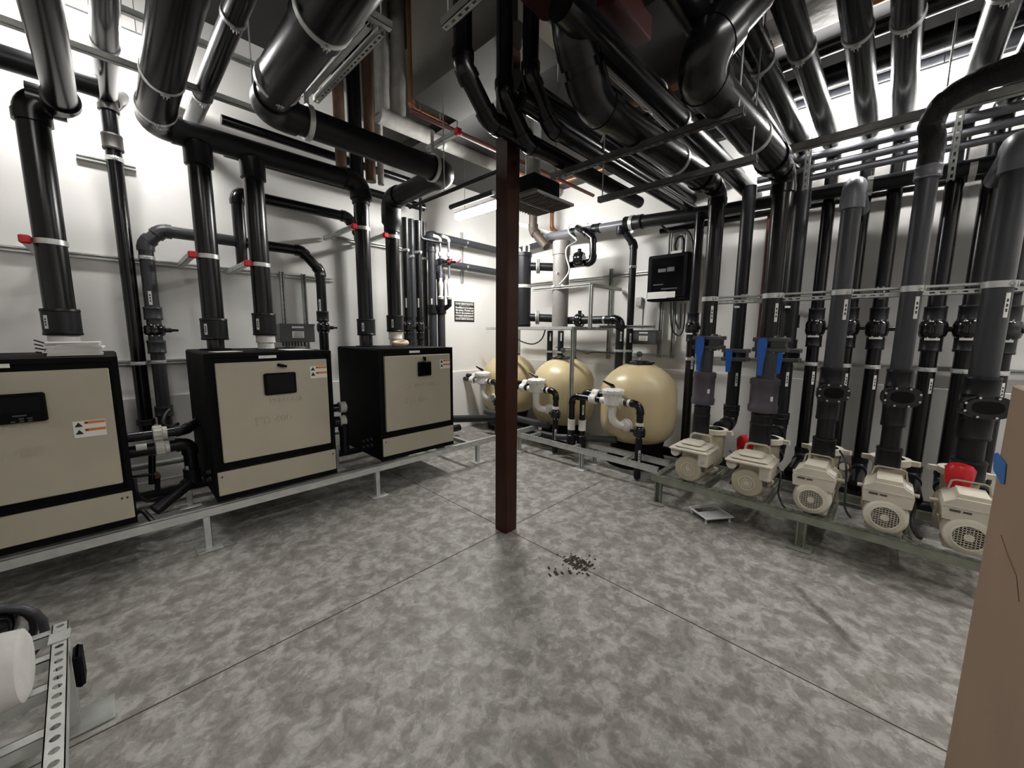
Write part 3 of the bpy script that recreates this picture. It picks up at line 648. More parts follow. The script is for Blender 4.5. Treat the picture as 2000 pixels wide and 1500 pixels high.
for i, (r, lab) in enumerate(((.060, 'grey riser with a pale grey elbow top above the third pump'), (.056, 'grey riser running into black insulated hose above the fourth pump'), (.066, 'grey riser with pale elbow nearest the right edge above the last pump'))):
    k = i+2; y = RY[k]; t = thing('riser_pipe', lab, 'pipe', (XF, y, .62), 'grey discharge risers above the pumps')
    zt = (at(1665, 395, 'x', XF).z, at(1810, 335, 'x', XF).z, at(1980, 320, 'x', XF).z)[i]
    zv = (at(1622, 765, 'x', XF).z, at(1752, 773, 'x', XF).z, at(1912, 792, 'x', XF).z)[i]
    MB().cyl((XF, y, zv), (XF, y, zt+.04), r, 0, 24).build('pipe_length', 'pvcg' if i != 1 else 'pvcg', t)
    if i != 1:
        R_ = r*1.15; top = [V((XF, y, zt)), V((XF, y, zt+.02))]
        ar, tt = arc_pts(V((XF, y, zt+.13)), V((XF, y, zt)), V((XF+.5, y, zt+.13)), .09, 10)
        m = MB(); m.tube([V((XF, y, zt-.0))]+ar+[V((XF+.16, y, zt+.13))], R_, 0, 26); m.cyl((XF, y, zt-.05), (XF, y, zt+.045), r*1.22, 0, 26); m.build('elbow', 'pvcl', t)
        MB().cyl((XF+.12, y, zt+.13), (4.72, y, zt+.13), r, 0, 22).build('pipe_length', 'pvcg', t)
    else:
        coupling(t, (XF, y, zt-.05), (XF, y, zt+.03), r*1.2, 'pvcl')
    m = MB(); m.lathe((XF, y, zv-.075), Z, [(0, r*1.1), (.01, r*1.3), (.14, r*1.3), (.15, r*1.1)], 0, 24)
    O_ = V((XF, y, zv)); fd = V((-.88, -.3, 0)).normalized(); sd = V((-fd.y, fd.x, 0)); ov = []
    for q in range(24): a_ = 2*PI*q/24; ov.append((math.copysign(abs(math.cos(a_))**.75, math.cos(a_))*(.105, .11, .125)[i], math.copysign(abs(math.sin(a_))**.8, math.sin(a_))*.075))
    m.prism(ov, (O_+fd*r*.9, sd, Z, fd*(r*.45))); m.prism([(u*.82, v*.8) for u, v in ov], (O_+fd*(r*1.35), sd, Z, fd*.012)); cv = m.build('check_valve', 'fitblk', t)
    MB().prism([(u*.58, v*.55) for u, v in ov], (O_+fd*(r*1.35+.0125), sd, Z, fd*.003)).build('sight_glass', 'glassd', cv)
    m = MB()
    for q in range(8):
        a_ = 2*PI*(q+.5)/8; c_ = O_+fd*(r*1.35)+sd*math.cos(a_)*(.105, .11, .125)[i]*.9+Z*math.sin(a_)*.066; m.cyl(c_, c_+fd*.016, .0075, 0, 6)
    m.build('cover_bolts', 'chrome', cv)
    coupling(t, (XF, y, zv+.06), (XF, y, zv+.19), r*1.25, 'pvc')
    MB().cyl((XF, y, ZP+.36), (XF, y, zv-.04), r*.98, 0, 22).build('pipe_length', 'pvc', t)
    coupling(t, (XF, y, zv-.22), (XF, y, zv-.07), r*1.2, 'pvc'); coupling(t, (XF, y, ZP+.355), (XF, y, ZP+.50), r*1.25, 'pvc')
    band(t, (XF, y, SF), Z, r, .04, (-.7, -.7, 0)); sticker(t, (XF, y, SF-.13), Z, (-.8, -.6, 0), r, .15, .024)
# black insulated hose leaving the fourth riser
t = thing('insulated_hose', 'rough black insulated hose arching up to the upper right', 'hose', (XF, RY[3], 2.6))
zt = at(1810, 335, 'x', XF).z; y = RY[3]
pts = [(XF, y, zt+.03), (XF, y, zt+.25)]
a = at(1820, 240, 'x', XF); b = at(1850, 195, 'x', XF-.12); c = at(1920, 155, 'x', XF-.3); d = at(2010, 125, 'x', XF-.5); e = d+(d-c)*1.5
P_ = [V((XF, y, zt+.02)), V((XF, y, a.z-.12)), a, b, c, d, e]
o = []
for i_ in range(len(P_)-1):
    p0 = P_[max(i_-1, 0)]; p1 = P_[i_]; p2_ = P_[i_+1]; p3_ = P_[min(i_+2, len(P_)-1)]
    for k in range(8):
        q = k/8; o.append(.5*((2*p1)+(-p0+p2_)*q+(2*p0-5*p1+4*p2_-p3_)*q*q+(-p0+3*p1-3*p2_+p3_)*q**3))
o.append(P_[-1])
MB().tube(o, [.062+.006*random.random() for _ in o], 0, 20).build('insulation', 'rubber', t)
# red objects on the wall side
def red_bag(p, s_, label):
    p = V(p); m = MB(); m.lathe(p, Z, [(0, .02*s_), (.02*s_, .05*s_), (.10*s_, .07*s_), (.17*s_, .075*s_), (.20*s_, .055*s_), (.21*s_, .02*s_)], 0, 9)
    o = m.build('red_cover', 'red'); tag(o, label, 'cover'); return o
q = at(1456, 890, 'x', 4.55); red_bag((4.55, q.y, q.z-.04), 1.25, 'bright red plastic cover hanging behind the second pump')
q = at(1878, 958, 'x', 4.3); q = at(1868, 962, 'x', 3.80); red_bag((3.80, q.y, q.z), .95, 'red plastic cover behind the pump by the cardboard box')
# front strut that clamps the risers
t = thing('strut_rail', 'slotted steel strut clamping the five front risers', 'strut', (XF+.09, .4, SF), 'long steel struts')
strut(t, (XF+.10, 1.32, SF+.018), (XF+.10, -1.3, SF+.018), up=(0, 0, 1), ms='galv', holes=False, d=.018); strut(t, (XF+.10, 1.32, SF-.025), (XF+.10, -1.3, SF-.025), up=(1, 0, 0), ms='galv', holes=True, w=.036)
for yy in (1.0, .1, -.8): strut(t, (XF+.12, yy, SF+.02), (XW, yy, SF+.02), ms='galvd', name='strut_arm')
# ================================================================== BACK ROW ALONG THE RIGHT WALL
XB = 4.90
ZBS = at(1700, 716, 'x', XB).z
t = thing('strut_rail', 'lower wall strut behind the rear pipes, right of the sand filters', 'strut', (XW-.05, 1.3, ZBS), 'long steel struts')
strut(t, (XW-.05, 3.9, ZBS), (XW-.05, -1.4, ZBS), up=(-1, 0, 0), ms='galv', holes=False)
backs = [  # px@450, has valve, valve py, r, label, bottom z
 (1563, 652, .058, 'black rear pipe between the second and third risers'),
 (1613, 640, .052, 'black rear pipe close left of the third riser, with valve'),
 (1680, 640, .052, 'black rear pipe close right of the third riser, with valve'),
 (1738, 642, .052, 'black rear pipe midway between third and fourth risers, with valve'),
 (1851, 643, .056, 'black rear pipe in the gap right of the fourth riser, with valve'),
 (1922, 642, .056, 'black rear pipe just left of the rightmost riser, with valve'),
 (1995, 645, .06, 'black rear pipe cut by the right edge above the box'),
]
for j, (px, vpy, r, lab) in enumerate(backs):
    y = at(px, 450, 'x', XB).y; t = thing('wall_pipe', lab, 'pipe', (XB, y, .1), 'black pipes down the right wall')
    zz = at(px, vpy, 'x', XB).z
    pipe_parts(t, [(1.9+.12*j, y, 3.28), (XB, y, 3.28), (XB, y, .30), (4.32, y, .30)], r, 'overhead', 'pvc', br=1.5)
    MB().lathe((1.9+.12*j, y, 3.28), X, [(0, r*.9), (0, r*1.3), (4.62-1.9-.12*j, r*1.3), (4.62-1.9-.12*j, r)], 0, 24).build('jacket', 'overhead', t)
    if j:
        butterfly(t, (XB, y, zz), Z, r, (0, -1, 0), L=.14, k=1.6); 
    coupling(t, (XB, y, zz+.06), (XB, y, zz+.19), r*1.25, 'pvc'); coupling(t, (XB, y, zz-.19), (XB, y, zz-.06), r*1.25, 'pvc')
    MB().box((XB-r*1.27, y, zz-.085), (.004, .09, .018)).build('valve_label', 'label', t)
    band(t, (XB, y, ZBS), Z, r, .035, (-1, 0, 0), 'galv'); sticker(t, (XB, y, ZBS-.14), Z, (-.8, -.6, 0), r, .13, .022)
    band(t, (3.0+.05*j, y, 3.28), X, r*1.3, .03, -Z)
# rear pipes that feed the first two pumps and the black one by the panel
for px, r, zlow, lab, two in ((1456, .062, .62, 'grey rear pipe right of the first riser ending in an elbow', True), (1557, .066, .60, 'grey rear pipe right of the second riser ending in an elbow', True)):
    x_ = 4.62; y = at(px, 470, 'x', x_).y; t = thing('wall_pipe', lab, 'pipe', (x_, y, .5), 'grey suction pipes behind the first pumps')
    pipe_parts(t, [(x_, y, 3.05), (x_, y, zlow), (4.30, y+.02, zlow)], r, 'pvc', 'pvc', br=1.4)
    coupling(t, (x_, y, zlow+.14), (x_, y, zlow+.2), r*1.25, 'pvc')
    z_ = at(px-8, 600, 'x', x_).z; MB().box((x_-r*.8-.01, y-.01, z_), (.004, .10, .02), 0, Matrix.Rotation(math.radians(38), 3, 'Z')).build('valve_label', 'label', t)
    z_ = at(px-20, 740, 'x', x_).z; sticker(t, (x_, y, z_), Z, (-.8, -.6, 0), r, .14, .024)
    zc = at(px-10, 685, 'x', x_).z
    m = MB(); m.box((x_, y, zc), (.17, .24, .04), 0, None, .005); m.box((x_, y, zc-.09), (.17, .24, .04), 0, None, .005); m.box((x_, y, zc-.045), (.13, .21, .06), 1); b_ = m.build('gate_valve', ['pvcm', 'fitblk'], t)
    MB().prism([(-.03, 0), (-.02, .03), (.02, .03), (.03, 0), (.018, -.20), (-.018, -.20)], ((x_-.15, y+.03, zc-.02), Y, Z, X*.022)).build('blue_lever', 'blue', b_)
t = thing('wall_pipe', 'black pipe with dark valve between electrical panel and first riser', 'pipe', (4.75, 1.6, .1))
y = at(1362, 500, 'x', 4.72).y
pipe_parts(t, [(4.72, y, 2.92), (4.72, y, .06)], .05, 'pipeblk')
zz = at(1356, 640, 'x', 4.72).z; butterfly(t, (4.72, y, zz), Z, .05, (0, -1, 0), k=1.55, lever=False); coupling(t, (4.72, y, zz+.05), (4.72, y, zz+.17), .062, 'pvc'); coupling(t, (4.72, y, zz-.16), (4.72, y, zz-.06), .06, 'pvc')
MB().box((4.72-.064, y+.02, zz-.07), (.004, .09, .016)).build('valve_label', 'label', t); sticker(t, (4.72, y, at(1351, 708, 'x', 4.72).z), Z, FACE, .05, .15, .025); band(t, (4.72, y, ZBS), Z, .05, .035, (-1, 0, 0))
# floor-level suction manifold
t = thing('floor_pipe', 'black horizontal pipe low along the right wall behind the pumps', 'pipe', (4.6, 0, .12))
pipe_parts(t, [(4.66, 2.0, .14), (4.66, -1.4, .14)], .055, 'pvc')
for yy in (1.1, .3, -.6): coupling(t, (4.66, yy, .14), (4.66, yy+.14, .14), .068, 'pvc')
# header C along the right wall
XC = 4.78
t = thing('header_pipe', 'grey horizontal header pipe along the right wall, cap at its left end', 'pipe', (XC, 4.1, 3.0))
a = at(1050, 465, 'x', XC); b = at(1225, 437, 'x', XC); c = at(1400, 412, 'x', XC); d = at(1980, 318, 'x', XC)
MB().cyl(a, b, .055, 0, 24).build('pipe_length', 'pvcl', t); MB().cyl(b, c, .075, 0, 24).build('pipe_length', 'pvc', t); MB().cyl(c, d-Y*.8, .062, 0, 24).build('pipe_length', 'pvc', t)
MB().lathe(a, (a-b), [(-.09, .064), (0, .066), (.02, .055), (.03, .02)], 0, 24).build('end_cap', 'pvcl', t)
coupling(t, b-(b-a)*.02, b+(c-b)*.2, .088, 'pvc'); coupling(t, a+(b-a)*.42, a+(b-a)*.48, .062, 'pvc'); coupling(t, a+(b-a)*.66, a+(b-a)*.74, .065, 'pvc')
band(t, a+(b-a)*.12, b-a, .055, .05, -Z); band(t, b+(c-b)*.07, c-b, .09, .045, -Z)
band(t, at(1580, 385, 'x', XC), Y, .062, .05, -Z)
for (px, py) in ((1700, 360), (1900, 330)): band(t, at(px, py, 'x', XC), Y, .062, .04, -Z)
t = thing('header_pipe', 'second black header pipe below the pale elbows, along the right wall', 'pipe', (XW-.12, 1, 2.8))
pipe_parts(t, [at(1290, 452, 'x', XW-.1), at(1300, 450, 'x', XW-.1)+Y*-5.0+Z*-.02], .035, 'pipeblk')
# branch from header to down pipe at 1230
t = thing('down_pipe', 'dark down pipe hanging from the header left of electrical panel', 'pipe', (4.85, 2.5, 1))
x_ = 4.86; p0 = V((XC, at(1213, 445, 'x', XC).y, 2.95)); y = at(1234, 560, 'x', x_).y
pipe_parts(t, [p0+Z*.0, (x_, y, at(1237, 478, 'x', x_).z), (x_, y, .72)], .045, 'pvc', br=1.2)
MB().lathe(p0+Z*.02, -Z, [(0, .05), (.01, .062), (.10, .062), (.12, .05)], 0, 24).build('tee_outlet', 'pvc', t)
band(t, (x_, y, at(1234, 522, 'x', x_).z), Z, .045, .03, -X); band(t, (x_, y, at(1222, 685, 'x', x_).z), Z, .045, .03, -X); sticker(t, (x_, y, at(1228, 660, 'x', x_).z), Z, FACE, .045, .12, .022)
# ================================================================== FLUES ON THE HEATERS (left wall side)
YF = 4.2
SZ = at(250, 508, 'y', YW-.02).z                 # wall strut height
def flue(label, px0, px1, r, path_top, cpl, wh, arm, clz, cap_ms='pvc', grp='black flue pipes on the heaters', ring=False, yf=YF, om='overhead'):
    """px0: (px,py) survey of the straight part; returns thing"""
    p = at(*px0, 'y', yf); t = thing('flue_pipe', label, 'pipe', (p.x, yf, 1.42), grp)
    zc0, zc1 = at(px0[0], cpl[0], 'y', yf).z, at(px0[0], cpl[1], 'y', yf).z
    pipe_parts(t, [V(q) if not callable(q) else q(p) for q in path_top(p)]+[V((p.x, yf, zc1+.03))], r, om, om, br=1.25)
    coupling(t, (p.x, yf, zc1), (p.x, yf, zc0), r*1.22, 'pvc')
    if wh: coupling(t, (p.x, yf, 1.412), (p.x, yf, 1.412+(zc1-1.412)*.5), r*.86, 'white', 'white_adapter'); coupling(t, (p.x, yf, 1.412+(zc1-1.412)*.45), (p.x, yf, zc1+.01), r*1.0, 'white', 'white_adapter')
    else: MB().cyl((p.x, yf, 1.412), (p.x, yf, zc1+.01), r*.8, 0, 22).build('adapter', 'fitblk', t); MB().lathe((p.x, yf, 1.412), Z, [(0, r*1.5), (.008, r*1.5), (.01, r)], 0, 24).build('flange', 'cabblk', t)
    sticker(t, (p.x, yf, (zc0+zc1)/2), Z, FACE, r*1.22, (zc0-zc1)*.5, .024)
    # strap with red end cap and its arm to the wall strut
    q = at(*clz, 'y', yf).z
    band(t, (p.x, yf, q), Z, r, .035, None, 'galv')
    s_ = thing('support_bracket', arm[0], 'bracket', (p.x-r-.03, (yf+YW)/2, q), 'strut arms with red end caps')
    strut(s_, (p.x-r-.028, yf-.03, q), (p.x-r-.028, YW-.04, q), up=(1, 0, 0), ms='galv'); MB().box((p.x-r-.028, yf-.045, q), (.056, .045, .056), 0, None, .008).build('end_cap', 'red', s_)
    return t
flue('thick black flue rising from the leftmost heater to a wide elbow', (95, 450), None, .078, lambda p: [(-.09, -1.2, 3.08), (-.09, YF, 3.08), (p.x, YF, 3.08)], (603, 655), True, ('strut arm with red cap beside the leftmost flue',), (60, 470))
ZA = 3.14
flue('black flue above the left side of the middle heater', (411, 560), None, .078, lambda p: [(p.x, YF, ZA-.02)], (622, 664), False, ('strut arm with red cap at the left flue of the middle heater',), (415, 503))
flue('black flue with white adapter above the middle heater', (511, 560), None, .078, lambda p: [(p.x, YF, ZA-.02)], (612, 655), True, ('strut arm with red cap at the right flue of the middle heater',), (515, 519))
flue('black flue above the left side of the heater by the column', (712, 560), None, .078, lambda p: [(p.x, YF, ZA-.1)], (623, 655), False, ('strut arm with red cap at the left flue of the right heater',), (715, 449))
flue('black flue looping down in a double elbow to the heater by the column', (769, 560), None, .078, lambda p: [(p.x, YF+.08, 3.02)], (616, 648), True, ('strut arm with red cap at the rightmost flue',), (772, 465), yf=YF+.08)
# large outer jackets of the big overhead flue and header
t = thing('exhaust_duct', 'fat glossy overhead duct bending into the header over the right heater', 'duct', (.87, 1.5, 3.12), 'glossy exhaust ducts')
m = MB(); m.lathe((.87, -1.2, 3.12), Y, [(0, .11), (0, .135), (3.45, .135), (3.45, .125), (4.0, .125), (4.0, .10)], 0, 32); m.build('jacket', 'overhead', t)
band(t, (.87, 2.15, 3.12), Y, .136, .03, -Z); band(t, (.87, 2.9, 3.12), Y, .126, .03, -Z)
xB = at(769, 560, 'y', YF+.08).x
pipe_parts(t, [(.87, -1.1, 3.12), (.87, 3.2, 3.08), (xB, 3.2, 3.08), (xB, YF+.08, 3.08), (xB, YF+.08, 2.90)], .10, 'pvc', 'pvc', br=1.15, hub=1.13, seg=28)
MB().lathe((xB, YF+.08, 2.92), -Z, [(0, .112), (.10, .112), (.13, .09), (.2, .09)], 0, 26).build('reducer', 'pvc', t)
for xx in (1.12, 2.2): 
    m = MB(); m.lathe((xx, 3.2, 3.08), X, [(0, .112), (0, .118), (.035, .118), (.035, .112)], 0, 28); m.box((xx+.017, 3.2, 3.3), (.035, .004, .22)); m.build('hanger_strap', 'galv', t)
t = thing('exhaust_duct', 'glossy overhead duct beside the bright light, feeding the middle heater header', 'duct', (.37, 1.5, 3.2), 'glossy exhaust ducts')
MB().lathe((.37, -1.2, 3.2), V((0, 5.2, -.06)), [(0, .08), (0, .108), (5.0, .108), (5.02, .112), (5.2, .112), (5.21, .09)], 0, 32).build('jacket', 'overhead', t)
band(t, (.37, 3.4, 3.15), Y, .108, .03, -Z); band(t, (.37, 3.9, 3.145), Y, .113, .03, -Z)
xA = at(712, 560, 'y', YF).x; pipe_parts(t, [(.37, 3.4, ZA+.02), (.37, YF, ZA), (xA, YF, ZA), (xA, YF, ZA-.22)], .09, 'pvc', 'pvc', br=1.15, seg=28)
for xx in (at(411, 560, 'y', YF).x, at(511, 560, 'y', YF).x): MB().lathe((xx, YF, ZA-.07), -Z, [(0, .10), (.05, .098), (.16, .098), (.17, .08)], 0, 26).build('tee_outlet', 'pvc', t)
for xa, za, r, lab, y1 in ((.15, 3.5, .07, 'slim glossy overhead pipe beside the bright light', 4.9), (.66, 3.38, .062, 'middle glossy overhead pipe between the two fat ducts', 4.9), (.56, 3.62, .055, 'smaller high overhead pipe left of the fattest duct', 4.9)):
    t = thing('overhead_pipe', lab, 'pipe', (xa, 1.5, za), 'overhead pipes to the left wall')
    MB().cyl((xa, -1.0, za), (xa, y1, za), r, 0, 24).build('pipe_length', 'overhead', t); band(t, (xa, 2.9, za), Y, r, .028, -Z); band(t, (xa, 4.0, za), Y, r, .028, -Z)
# black jacketed horizontal at top-left edge
t = thing('overhead_pipe', 'black horizontal pipe at the far top left against the white wall', 'pipe', (-1.2, 4.6, 2.95))
a = at(0, 110, 'y', 4.4); pipe_parts(t, [(-1.9, 4.4, a.z), (.1, 4.4, a.z)], .075, 'pvc')
# trapeze struts under the ducts
for (a, b, z, y, lab) in (((-.45, 0), (1.05, 0), 3.345, 3.86, 'long trapeze strut above the glossy ducts at left'), ((-.5, 0), (1.5, 0), 3.70, 3.9, 'upper trapeze strut across the bright light')):
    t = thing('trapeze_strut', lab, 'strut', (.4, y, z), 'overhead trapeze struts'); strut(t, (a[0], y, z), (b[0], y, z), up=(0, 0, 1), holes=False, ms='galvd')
    for xx in (a[0]+.08, b[0]-.08): MB().cyl((xx, y, z), (xx, y, ZC), .005, 0, 8).build('threaded_rod', 'galvd', t)
t = thing('trapeze_strut', 'strut frame with diagonal brace beside the white risers', 'strut', (1.2, 2.4, 3.3), 'overhead trapeze struts')
a = at(745, 62, 'z', 3.3); b = at(600, 188, 'z', 3.3); c = at(640, 0, 'z', 3.3)
strut(t, (a.x, a.y, 3.3), (a.x-.02, b.y, 3.3), holes=True); strut(t, (a.x+.05, a.y-.02, 3.34), (c.x-.2, a.y-.02, 3.34), holes=False); strut(t, (a.x-.08, a.y, 3.3), (a.x-.10, b.y, 3.3), holes=False)
MB().box((a.x-.03, a.y+.0, 3.35), (.09, .09, .006)).build('corner_plate', 'galv', t)
MB().cyl((a.x+.0, a.y, 3.3), (a.x+.0, a.y, ZC), .005, 0, 8).build('threaded_rod', 'galvd', t)
# ================================================================== LEFT WALL PIPING
yl = YW-.10
t = thing('soil_pipe', 'black iron soil pipe with rounded top elbow on the left wall', 'pipe', (.1, yl-.04, 1), 'left wall pipes')
a = at(216, 235, 'y', yl-.05); b = at(284, 825, 'y', yl-.05); xs = (a.x+b.x)/2
pipe_parts(t, [at(250, 188, 'y', YW+.1), V((xs, yl-.05, at(206, 197, 'y', yl-.05).z)), V((xs, yl-.05, b.z-.1))], .052, 'pipeblk', 'irond', br=1.3, hub=1.3)
for pp in (262,): coupling(t, (xs, yl-.05, at(212, 292, 'y', yl-.05).z), (xs, yl-.05, at(212, 262, 'y', yl-.05).z), .066, 'irond')
coupling(t, (xs, yl-.05, b.z-.02), (xs, yl-.05, b.z+.03), .066, 'irond')
q = at(232, 322, 'y', YW-.03).z; band(t, (xs, yl-.05, q), Z, .052, .035, (0, -1, 0)); 
s_ = thing('wall_strut', 'short strut behind the iron soil pipe, high on the left wall', 'strut', (xs, YW-.02, q), 'short wall struts'); strut(s_, (at(150, 314, 'y', YW-.03).x, YW-.021, q), (at(266, 333, 'y', YW-.03).x, YW-.021, q), up=(0, -1, 0), holes=False)
q = at(262, 708, 'y', YW-.03).z; band(t, (xs, yl-.05, q), Z, .052, .03, (0, -1, 0))
# long wall struts
x0, x1 = -1.2, at(650, 545, 'y', YW-.02).x
t = thing('strut_rail', 'long slotted strut across the left wall at clamp height', 'strut', (.5, YW-.02, SZ), 'long steel struts'); strut(t, (x0, YW-.021, SZ), (x1, YW-.021, SZ), up=(0, -1, 0), holes=False)
t = thing('strut_rail', 'lower long strut across the left wall behind the heaters', 'strut', (.5, YW-.02, q), 'long steel struts'); strut(t, (x0, YW-.021, q), (1.9, YW-.021, q), up=(0, -1, 0), holes=False)
z2 = at(650, 464, 'y', YW-.02).z
t = thing('strut_rail', 'strut behind the cluster of pipes at the right heater', 'strut', (2.6, YW-.02, z2), 'long steel struts'); strut(t, (at(640, 463, 'y', YW-.02).x, YW-.021, z2), (3.4, YW-.021, z2), up=(0, -1, 0), holes=False)
# grey loop with butterfly valve
yg = YW-.17
a = at(293, 560, 'y', yg); r = .052; zt = at(345, 455, 'y', yg).z
t = thing('loop_pipe', 'grey pipe loop with butterfly valve left of the middle heater', 'pipe', (a.x, yg, 1), 'left wall pipes')
xr = at(627, 560, 'y', yg).x; z_l = zt
p1 = at(283, 480, 'y', yg); p2_ = at(335, 455, 'y', yg)
pts = [(a.x, yg, .62), (a.x, yg, p1.z+.02), (a.x+.12, yg, z_l), (xr-.19, yg, z_l), (xr, yg, z_l-.2), (xr, yg, 1.35)]
pipe_parts(t, pts[:3]+[(xr-.75, yg, z_l)], r, 'pvcg', 'pvcg', br=1.2); pipe_parts(t, [(xr-.75, yg, z_l)]+pts[3:], r, 'pipeblk', 'pipeblk', br=1.2)
def zz_(px, py, y=yg): return at(px, py, 'y', y).z
coupling(t, (a.x, yg, zz_(305, 625)), (a.x, yg, zz_(305, 600)), r*1.25, 'pvcg'); butterfly(t, (a.x, yg, zz_(308, 645)), Z, r, (1, 0, 0), L=.09, k=1.5, face=-Y); coupling(t, (a.x, yg, zz_(308, 690)), (a.x, yg, zz_(308, 665)), r*1.25, 'pvcg')
sticker(t, (a.x, yg, zz_(302, 583)), Z, (-.2, -1, 0), r, .12, .024); band(t, (a.x, yg, zz_(298, 505)), Z, r, .03, (0, -1, 0)); band(t, (a.x, yg, zz_(315, 706)), Z, r, .03, (0, -1, 0))
coupling(t, (a.x, yg, zz_(328, 812)), (a.x, yg, zz_(325, 792)), r*1.25, 'pvcg')
butterfly(t, (xr, yg, zz_(633, 640)), Z, r, (1, 0, 0), L=.10, k=1.4, face=-Y); coupling(t, (xr, yg, zz_(630, 628)), (xr, yg, zz_(630, 608)), r*1.25, 'pvc'); band(t, (xr, yg, zz_(626, 536)), Z, r, .03, (0, -1, 0)); sticker(t, (xr, yg, zz_(628, 597)), Z, FACE, r, .14, .022)
# higher black loop from (470,400) to behind right flue
yh = YW-.20; a = at(468, 450, 'y', yh); zt = at(560, 398, 'y', yh).z; xr2 = at(700, 480, 'y', yh).x
t = thing('loop_pipe', 'black pipe loop higher on the wall behind the middle flues', 'pipe', (a.x, yh, 2), 'left wall pipes')
pipe_parts(t, [(a.x, yh, at(470, 470, 'y', yh).z), (a.x, yh, zt), (xr2-.12, yh, zt), (xr2+.02, yh, zt-.18), (xr2+.02, yh, 1.38)], .055, 'pipeblk', br=1.2)
MB().cyl((a.x, yh, at(470, 470, 'y', yh).z-.25), (a.x, yh, at(470, 470, 'y', yh).z), .05, 0, 18).build('pipe_length', 'pipeblk', t)
# pipes high along the left wall seen below the headers
for zpx, r, lab in (((600, 340), .05, 'dark horizontal pipe high on the left wall under the header'), ((640, 300), .045, 'second dark horizontal pipe high on the left wall')):
    p = at(*zpx, 'y', YW-.3); t = thing('wall_pipe', lab, 'pipe', (1.6, YW-.3, p.z), 'left wall pipes'); MB().cyl((.9, YW-.3, p.z), (3.1, YW-.3, p.z-.02), r, 0, 20).build('pipe_length', 'pipeblk', t); band(t, (2.1, YW-.3, p.z), X, r, .03, -Z)
# grey inverter/junction box on wall behind middle heater with its two struts
def jbox(p0, p1, d, nrm, label, lbl=True):
    a, b = V(p0), V(p1); c = (a+b)/2; t = thing('junction_box', label, 'electrical box', (c.x, c.y, min(a.z, b.z)), 'grey electrical boxes')
    n = V(nrm); s_ = n.cross(Z) 
    w = abs((b-a).dot(s_)); h = abs(b.z-a.z); R = Matrix((s_, -n, Z)).transposed(); c2 = c-n*d/2
    MB().box(c2, (w, d, h), 0, R, .006).build('enclosure', 'greybox', t); MB().box(c2+n*(d/2+.003)+Z*(h/2-.006), (w*1.02, .012, .016), 0, R).build('lid_lip', 'greybox', t)
    if lbl:
        m = MB(); m.box(c2+n*(d/2+.003)+Z*h*.32, (w*.34, .004, h*.1), 0, R); m.box(c2+n*(d/2+.003)-Z*h*.08+s_*0, (w*.34, .004, h*.36), 0, R)
        for k in range(4): m.box(c2+n*(d/2+.006)-Z*(h*.08+(k-1.5)*h*.075), (w*.26, .002, h*.02), 1, R)
        m.build('rating_label', ['label', 'greybox'], t)
    return t
yj = 4.55
t = jbox(at(546, 632, 'y', yj), at(616, 668, 'y', yj), .2, (0, -1, 0), 'grey electrical box behind the middle heater with a small label')
m = MB()
for k in range(8): m.box(at(553+k*6, 672, 'y', yj), (.012, .03, .05))
m.build('terminal_vents', 'ink', t)
for px in (548, 590):
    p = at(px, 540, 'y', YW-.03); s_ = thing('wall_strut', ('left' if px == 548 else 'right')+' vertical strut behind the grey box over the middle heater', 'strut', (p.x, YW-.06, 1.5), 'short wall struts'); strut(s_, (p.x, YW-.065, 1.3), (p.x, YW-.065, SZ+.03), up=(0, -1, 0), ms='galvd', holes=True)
# ------------------------------------------------ pipe cluster right of right heater flues
def vp(px, py, y): return at(px, py, 'y', y)
yc = 4.62
cl = [((794, 560), 4.55, .042, 3.0, 1.0, True, 'dark vertical pipe first in the cluster beside the right flue'), ((818, 560), 4.55, .042, 3.0, 1.0, True, 'dark vertical pipe second in the cluster, with black valve'),
      ((806, 560), 4.86, .040, 3.1, 1.0, False, 'grey vertical pipe behind the first pair of the cluster'), ((830, 560), 4.86, .036, 3.1, 1.0, False, 'grey vertical pipe third in the cluster near the wall')]
for (px, y, r, zt, zb, val, lab) in cl:
    p = at(*px, 'y', y); t = thing('wall_pipe', lab, 'pipe', (p.x, y, zb), 'pipe cluster beside the right heater')
    MB().cyl((p.x, y, zb), (p.x, y, zt), r, 0, 20).build('pipe_length', 'pvc' if val else 'pvcg', t); band(t, (p.x, y, z2-.1), Z, r, .03, (0, -1, 0))
    if val:
        z_ = at(px[0]+3, 640, 'y', y).z; butterfly(t, (p.x, y, z_), Z, r, (1, 0, 0), k=1.5, face=-Y); sticker(t, (p.x, y, at(px[0], 592, 'y', y).z), Z, FACE, r, .12, .022, 0); coupling(t, (p.x, y, z_+.05), (p.x, y, z_+.14), r*1.22, 'pvc'); coupling(t, (p.x, y, z_-.15), (p.x, y, z_-.05), r*1.22, 'pvc')
